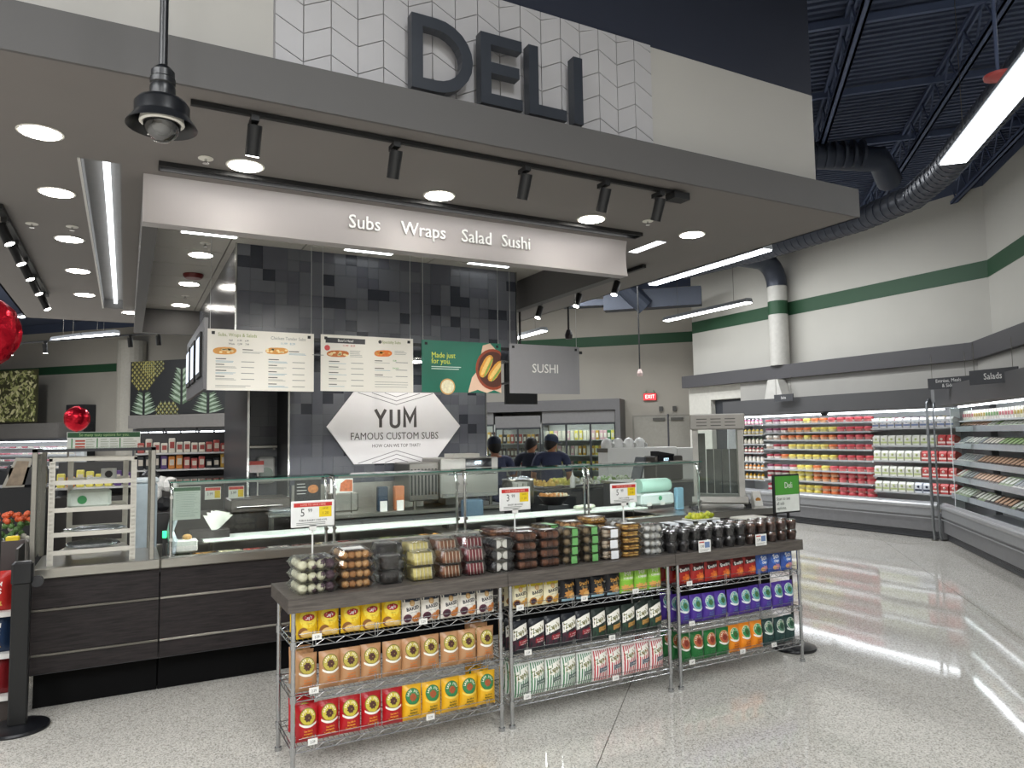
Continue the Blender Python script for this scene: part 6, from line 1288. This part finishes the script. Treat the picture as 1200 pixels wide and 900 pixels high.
# ---------------- the three workers ----------------
def skin(vs,es,rad,name,mat,par,root=0,lv=2):
    me=D.meshes.new(name); me.from_pydata(vs,es,[]); o=D.objects.new('s',me); COL.objects.link(o)
    o.modifiers.new('k','SKIN').use_smooth_shade=True; sm=o.modifiers.new('u','SUBSURF'); sm.levels=lv; sm.render_levels=lv
    for i,v in enumerate(me.skin_vertices[0].data): v.radius=(rad[i],rad[i]) if not isinstance(rad[i],tuple) else rad[i]; v.use_root=(i==root)
    dg=bpy.context.evaluated_depsgraph_get(); m2=D.meshes.new_from_object(o.evaluated_get(dg)); D.objects.remove(o); m2.name=name
    m2.materials.clear(); m2.materials.append(mat); m2.shade_smooth(); return put(name,m2,par)
NAVYC=P('2c3350',.75,0,.12,16,.4,25); NAVYD=P('1c2335',.75,0,.1,16,.4,25); TROU=P('1b1c20',.8,0,.1,20); SK=P('a87453',.55,0,.06,30); SK2=P('8a5a40',.55,0,.06,30); HAIR=P('17130f',.6,0,.2,60,.6,120)
def person(x,y,rz,label,H,skm,shirt,cap,lean,turn,reach,down):
    t=thing('person',label,'person',(x,y,0),rz); k=H/1.75
    P_=lambda a,b,c:(a*k,b*k,c*k)
    L=lean
    n=[P_(0,0,.95),P_(0,.01,1.08),P_(0,.03+L*.3,1.22),P_(0,.04+L*.7,1.39),P_(0,.05+L,1.485),P_(0,.07+L*1.1,1.55),P_(0,.08+L*1.15,1.62),P_(0,.085+L*1.15,1.68)]
    e=[(i,i+1) for i in range(7)]; r=[.13,.12,.125,.125,.06,.06,.085,.07]; r=[(v*k,v*k*.85) for v in r]
    arms=[]
    for s in (-1,1):
        b=len(n); ex=.27 if s<0 else .25
        n+= [P_(s*.10,.04+L*.9,1.465),P_(s*.2,.03+L*.9,1.45),P_(s*ex,.02+L*.8+reach*.25,1.17),P_(s*.17,.22+L*.8+reach,1.10-down),P_(s*.15,.29+L*.8+reach,1.09-down)]
        e+=[(3,b),(b,b+1),(b+1,b+2),(b+2,b+3),(b+3,b+4)]; r+=[(.07*k,.07*k),(.06*k,.06*k),(.042*k,.042*k),(.027*k,.024*k),(.036*k,.018*k)]; arms.append(b)
        for f in range(4):   # fingers
            q_=len(n); fx=s*.15+(-.03+.02*f); L_=(.075,.085,.08,.065)[f]
            n+=[P_(fx,.33+L*.8+reach,1.085-down),P_(fx,.33+L_*.6+L*.8+reach,1.075-down),P_(fx,.33+L_+L*.8+reach,1.055-down)]; e+=[(b+4,q_),(q_,q_+1),(q_+1,q_+2)]; r+=[(.0095*k,.0095*k)]*2+[(.007*k,.007*k)]
        q_=len(n); n+=[P_(s*.15-s*.035,.29+L*.8+reach,1.085-down),P_(s*.15-s*.055,.33+L*.8+reach,1.075-down)]; e+=[(b+3,q_),(q_,q_+1)]; r+=[(.012*k,.012*k),(.009*k,.009*k)]
        b=len(n); n+=[P_(s*.095,0,.88),P_(s*.105,.01,.50),P_(s*.105,-.02,.10),P_(s*.11,.12,.04)]; e+=[(0,b),(b,b+1),(b+1,b+2),(b+2,b+3)]; r+=[(.095*k,.095*k),(.06*k,.06*k),(.04*k,.045*k),(.04*k,.03*k)]
    skin(n,e,r,'body',skm,t,0,1)
    # shirt over torso and upper arms
    n2=[n[0],n[1],n[2],n[3],(n[4][0],n[4][1]-.01,n[4][2]+.0)]; e2=[(0,1),(1,2),(2,3),(3,4)]; r2=[(.17,.14),(.165,.135),(.18,.145),(.175,.14),(.088,.085)]; r2=[(a*k,c*k) for a,c in r2]
    for b in arms:
        q_=len(n2); m_=tuple((Vector(n[b+1])+Vector(n[b+2]))/2+Vector((0,0,0))); n2+=[n[b],n[b+1],m_,tuple(Vector(n[b+1]).lerp(Vector(n[b+2]),.85))]; e2+=[(3,q_),(q_,q_+1),(q_+1,q_+2),(q_+2,q_+3)]; r2+=[(.09*k,.09*k),(.08*k,.08*k),(.066*k,.066*k),(.06*k,.06*k)]
    n2.append((n[0][0],n[0][1],n[0][2]-.1*k)); e2.append((0,len(n2)-1)); r2.append((.165*k,.135*k))
    skin(n2,e2,r2,'shirt',shirt,t,0,1)
    n3=[n[0]];e3=[];r3=[(.15*k,.125*k)]
    for s in (-1,1): b=len(n3); n3+=[P_(s*.095,0,.86),P_(s*.105,.01,.50),P_(s*.105,-.02,.10)]; e3+=[(0,b),(b,b+1),(b+1,b+2)]; r3+=[(.11*k,.11*k),(.078*k,.078*k),(.062*k,.062*k)]
    skin(n3,e3,r3,'trousers',TROU,t,0,1)
    b=B()
    for s in (-1,1): b.bbox(s*.11*k-.05,-.08,0,s*.11*k+.05,.2,.09,.03)
    b.build('shoe',MBLACK,t)
    # head details, turned
    hc=Vector((0,(.085+L*1.15)*k,1.635*k)); h=put('head_details',None,t,tuple(hc),(R(-down*60),0,turn)); S_=k
    B().ball((0,0,0),.094*S_,18,12,.86,1.03,1.18).build('head_shape',skm,h,smooth=80); B().ball((0,.098*S_,-.018),.017*S_,8,6,.8,1,1.5).ball((-.08*S_,.0,-.01),.022*S_,8,6,.5,.8,1.4).ball((.08*S_,.0,-.01),.022*S_,8,6,.5,.8,1.4).build('nose_and_ears',skm,h,smooth=80)
    b=B(); b.ball((-.032*S_,.084*S_,.012),.011*S_,8,6,1,.5,.6).ball((.032*S_,.084*S_,.012),.011*S_,8,6,1,.5,.6); b.build('eyes',P('1c1512',.3),h); B().ball((0,.086*S_,-.058),.022*S_,8,4,1,.4,.3).build('mouth',P('7c3f38',.5),h)
    b=B(); n_,m_=18,9; R0=.107*S_; vs=[]
    for j in range(m_+1):
        for i in range(n_):
            a=2*PI*i/n_; back=(1-math.sin(a))/2; lim=PI*(.34+.46*back); ph=lim*j/m_; vs.append((R0*.88*math.sin(ph)*math.cos(a),R0*1.05*math.sin(ph)*math.sin(a)-.006,R0*1.18*math.cos(ph)))
    b.add(vs,[(j*n_+i,j*n_+(i+1)%n_,(j+1)*n_+(i+1)%n_,(j+1)*n_+i) for j in range(m_) for i in range(n_)]); b.build('hair',HAIR,h,smooth=70)
    if cap:
        b=B(); b.lathe([(.103*S_,.015),(.106*S_,.05),(.098*S_,.09),(.06*S_,.13),(.0001,.142)],20,sx=.9,sy=1.08); b.build('cap',cap,h,smooth=50)
        b=B(); b.prism([(.085*S_*math.cos(R(a)),.09*S_+.085*S_*math.sin(R(a))) for a in range(0,181,20)],.018,.028,'z'); b.build('cap_brim',cap,h)
    B().bbox(-.12*k,(.05+L*.8)*k-.2,1.0*k,.12*k,(.05+L*.8)*k-.19,1.01*k,.003).build('apron_tie',NAVYD,t)
    return t
person(4.47,8.85,R(-12),'person in a navy short sleeved shirt and dark cap seen from behind, leftmost worker',1.74,SK2,NAVYC,NAVYD,.0,.1,.0,.0)
person(5.52,9.75,R(-35),'person with black hair in a dark navy shirt looking down, middle worker',1.73,SK,NAVYD,None,.08,-.85,.05,.2)
person(5.33,8.8,R(-30),'person in a navy shirt and blue cap bent over the table, rightmost worker',1.76,SK,NAVYC,P('26344f',.7),.07,-.75,.05,.1)
import OpenImageIO as oiio,sys
im=oiio.ImageBuf('/workdir/render_main.png'); s=im.spec(); k=s.width/1200
a=im.get_pixels(oiio.FLOAT)
for n,u,v in [('floor L',150,870),('floor mid',480,885),('floor R',1000,830),('floor far R',1050,650),('soffit near',100,130),('soffit mid',430,200),('soffit R',850,260),('fascia L',150,80),('fascia R',900,225),('white L',250,15),('white R',860,150),('roof dark',850,50),('roof R',1020,60),('wallR top',1050,290),('wallR low',850,400),('back wall',720,430),('header L',200,225),('header mid',450,270),('header R',690,300),('menu',300,440),('yum',400,500),('tile',330,320),('tile ceil',215,300),('wood counter',150,700),('toe',150,780),('slab',480,690),('sushi',620,450),('beam R',950,425),('canopy R',1000,470),('sky',960,20),('leftwall',120,450),('ceil left',40,230)]:
    x,y=int(u*k),int(v*k); r=a[y-3:y+4,x-3:x+4,:3].mean((0,1))*255; print(n,[int(c) for c in r])
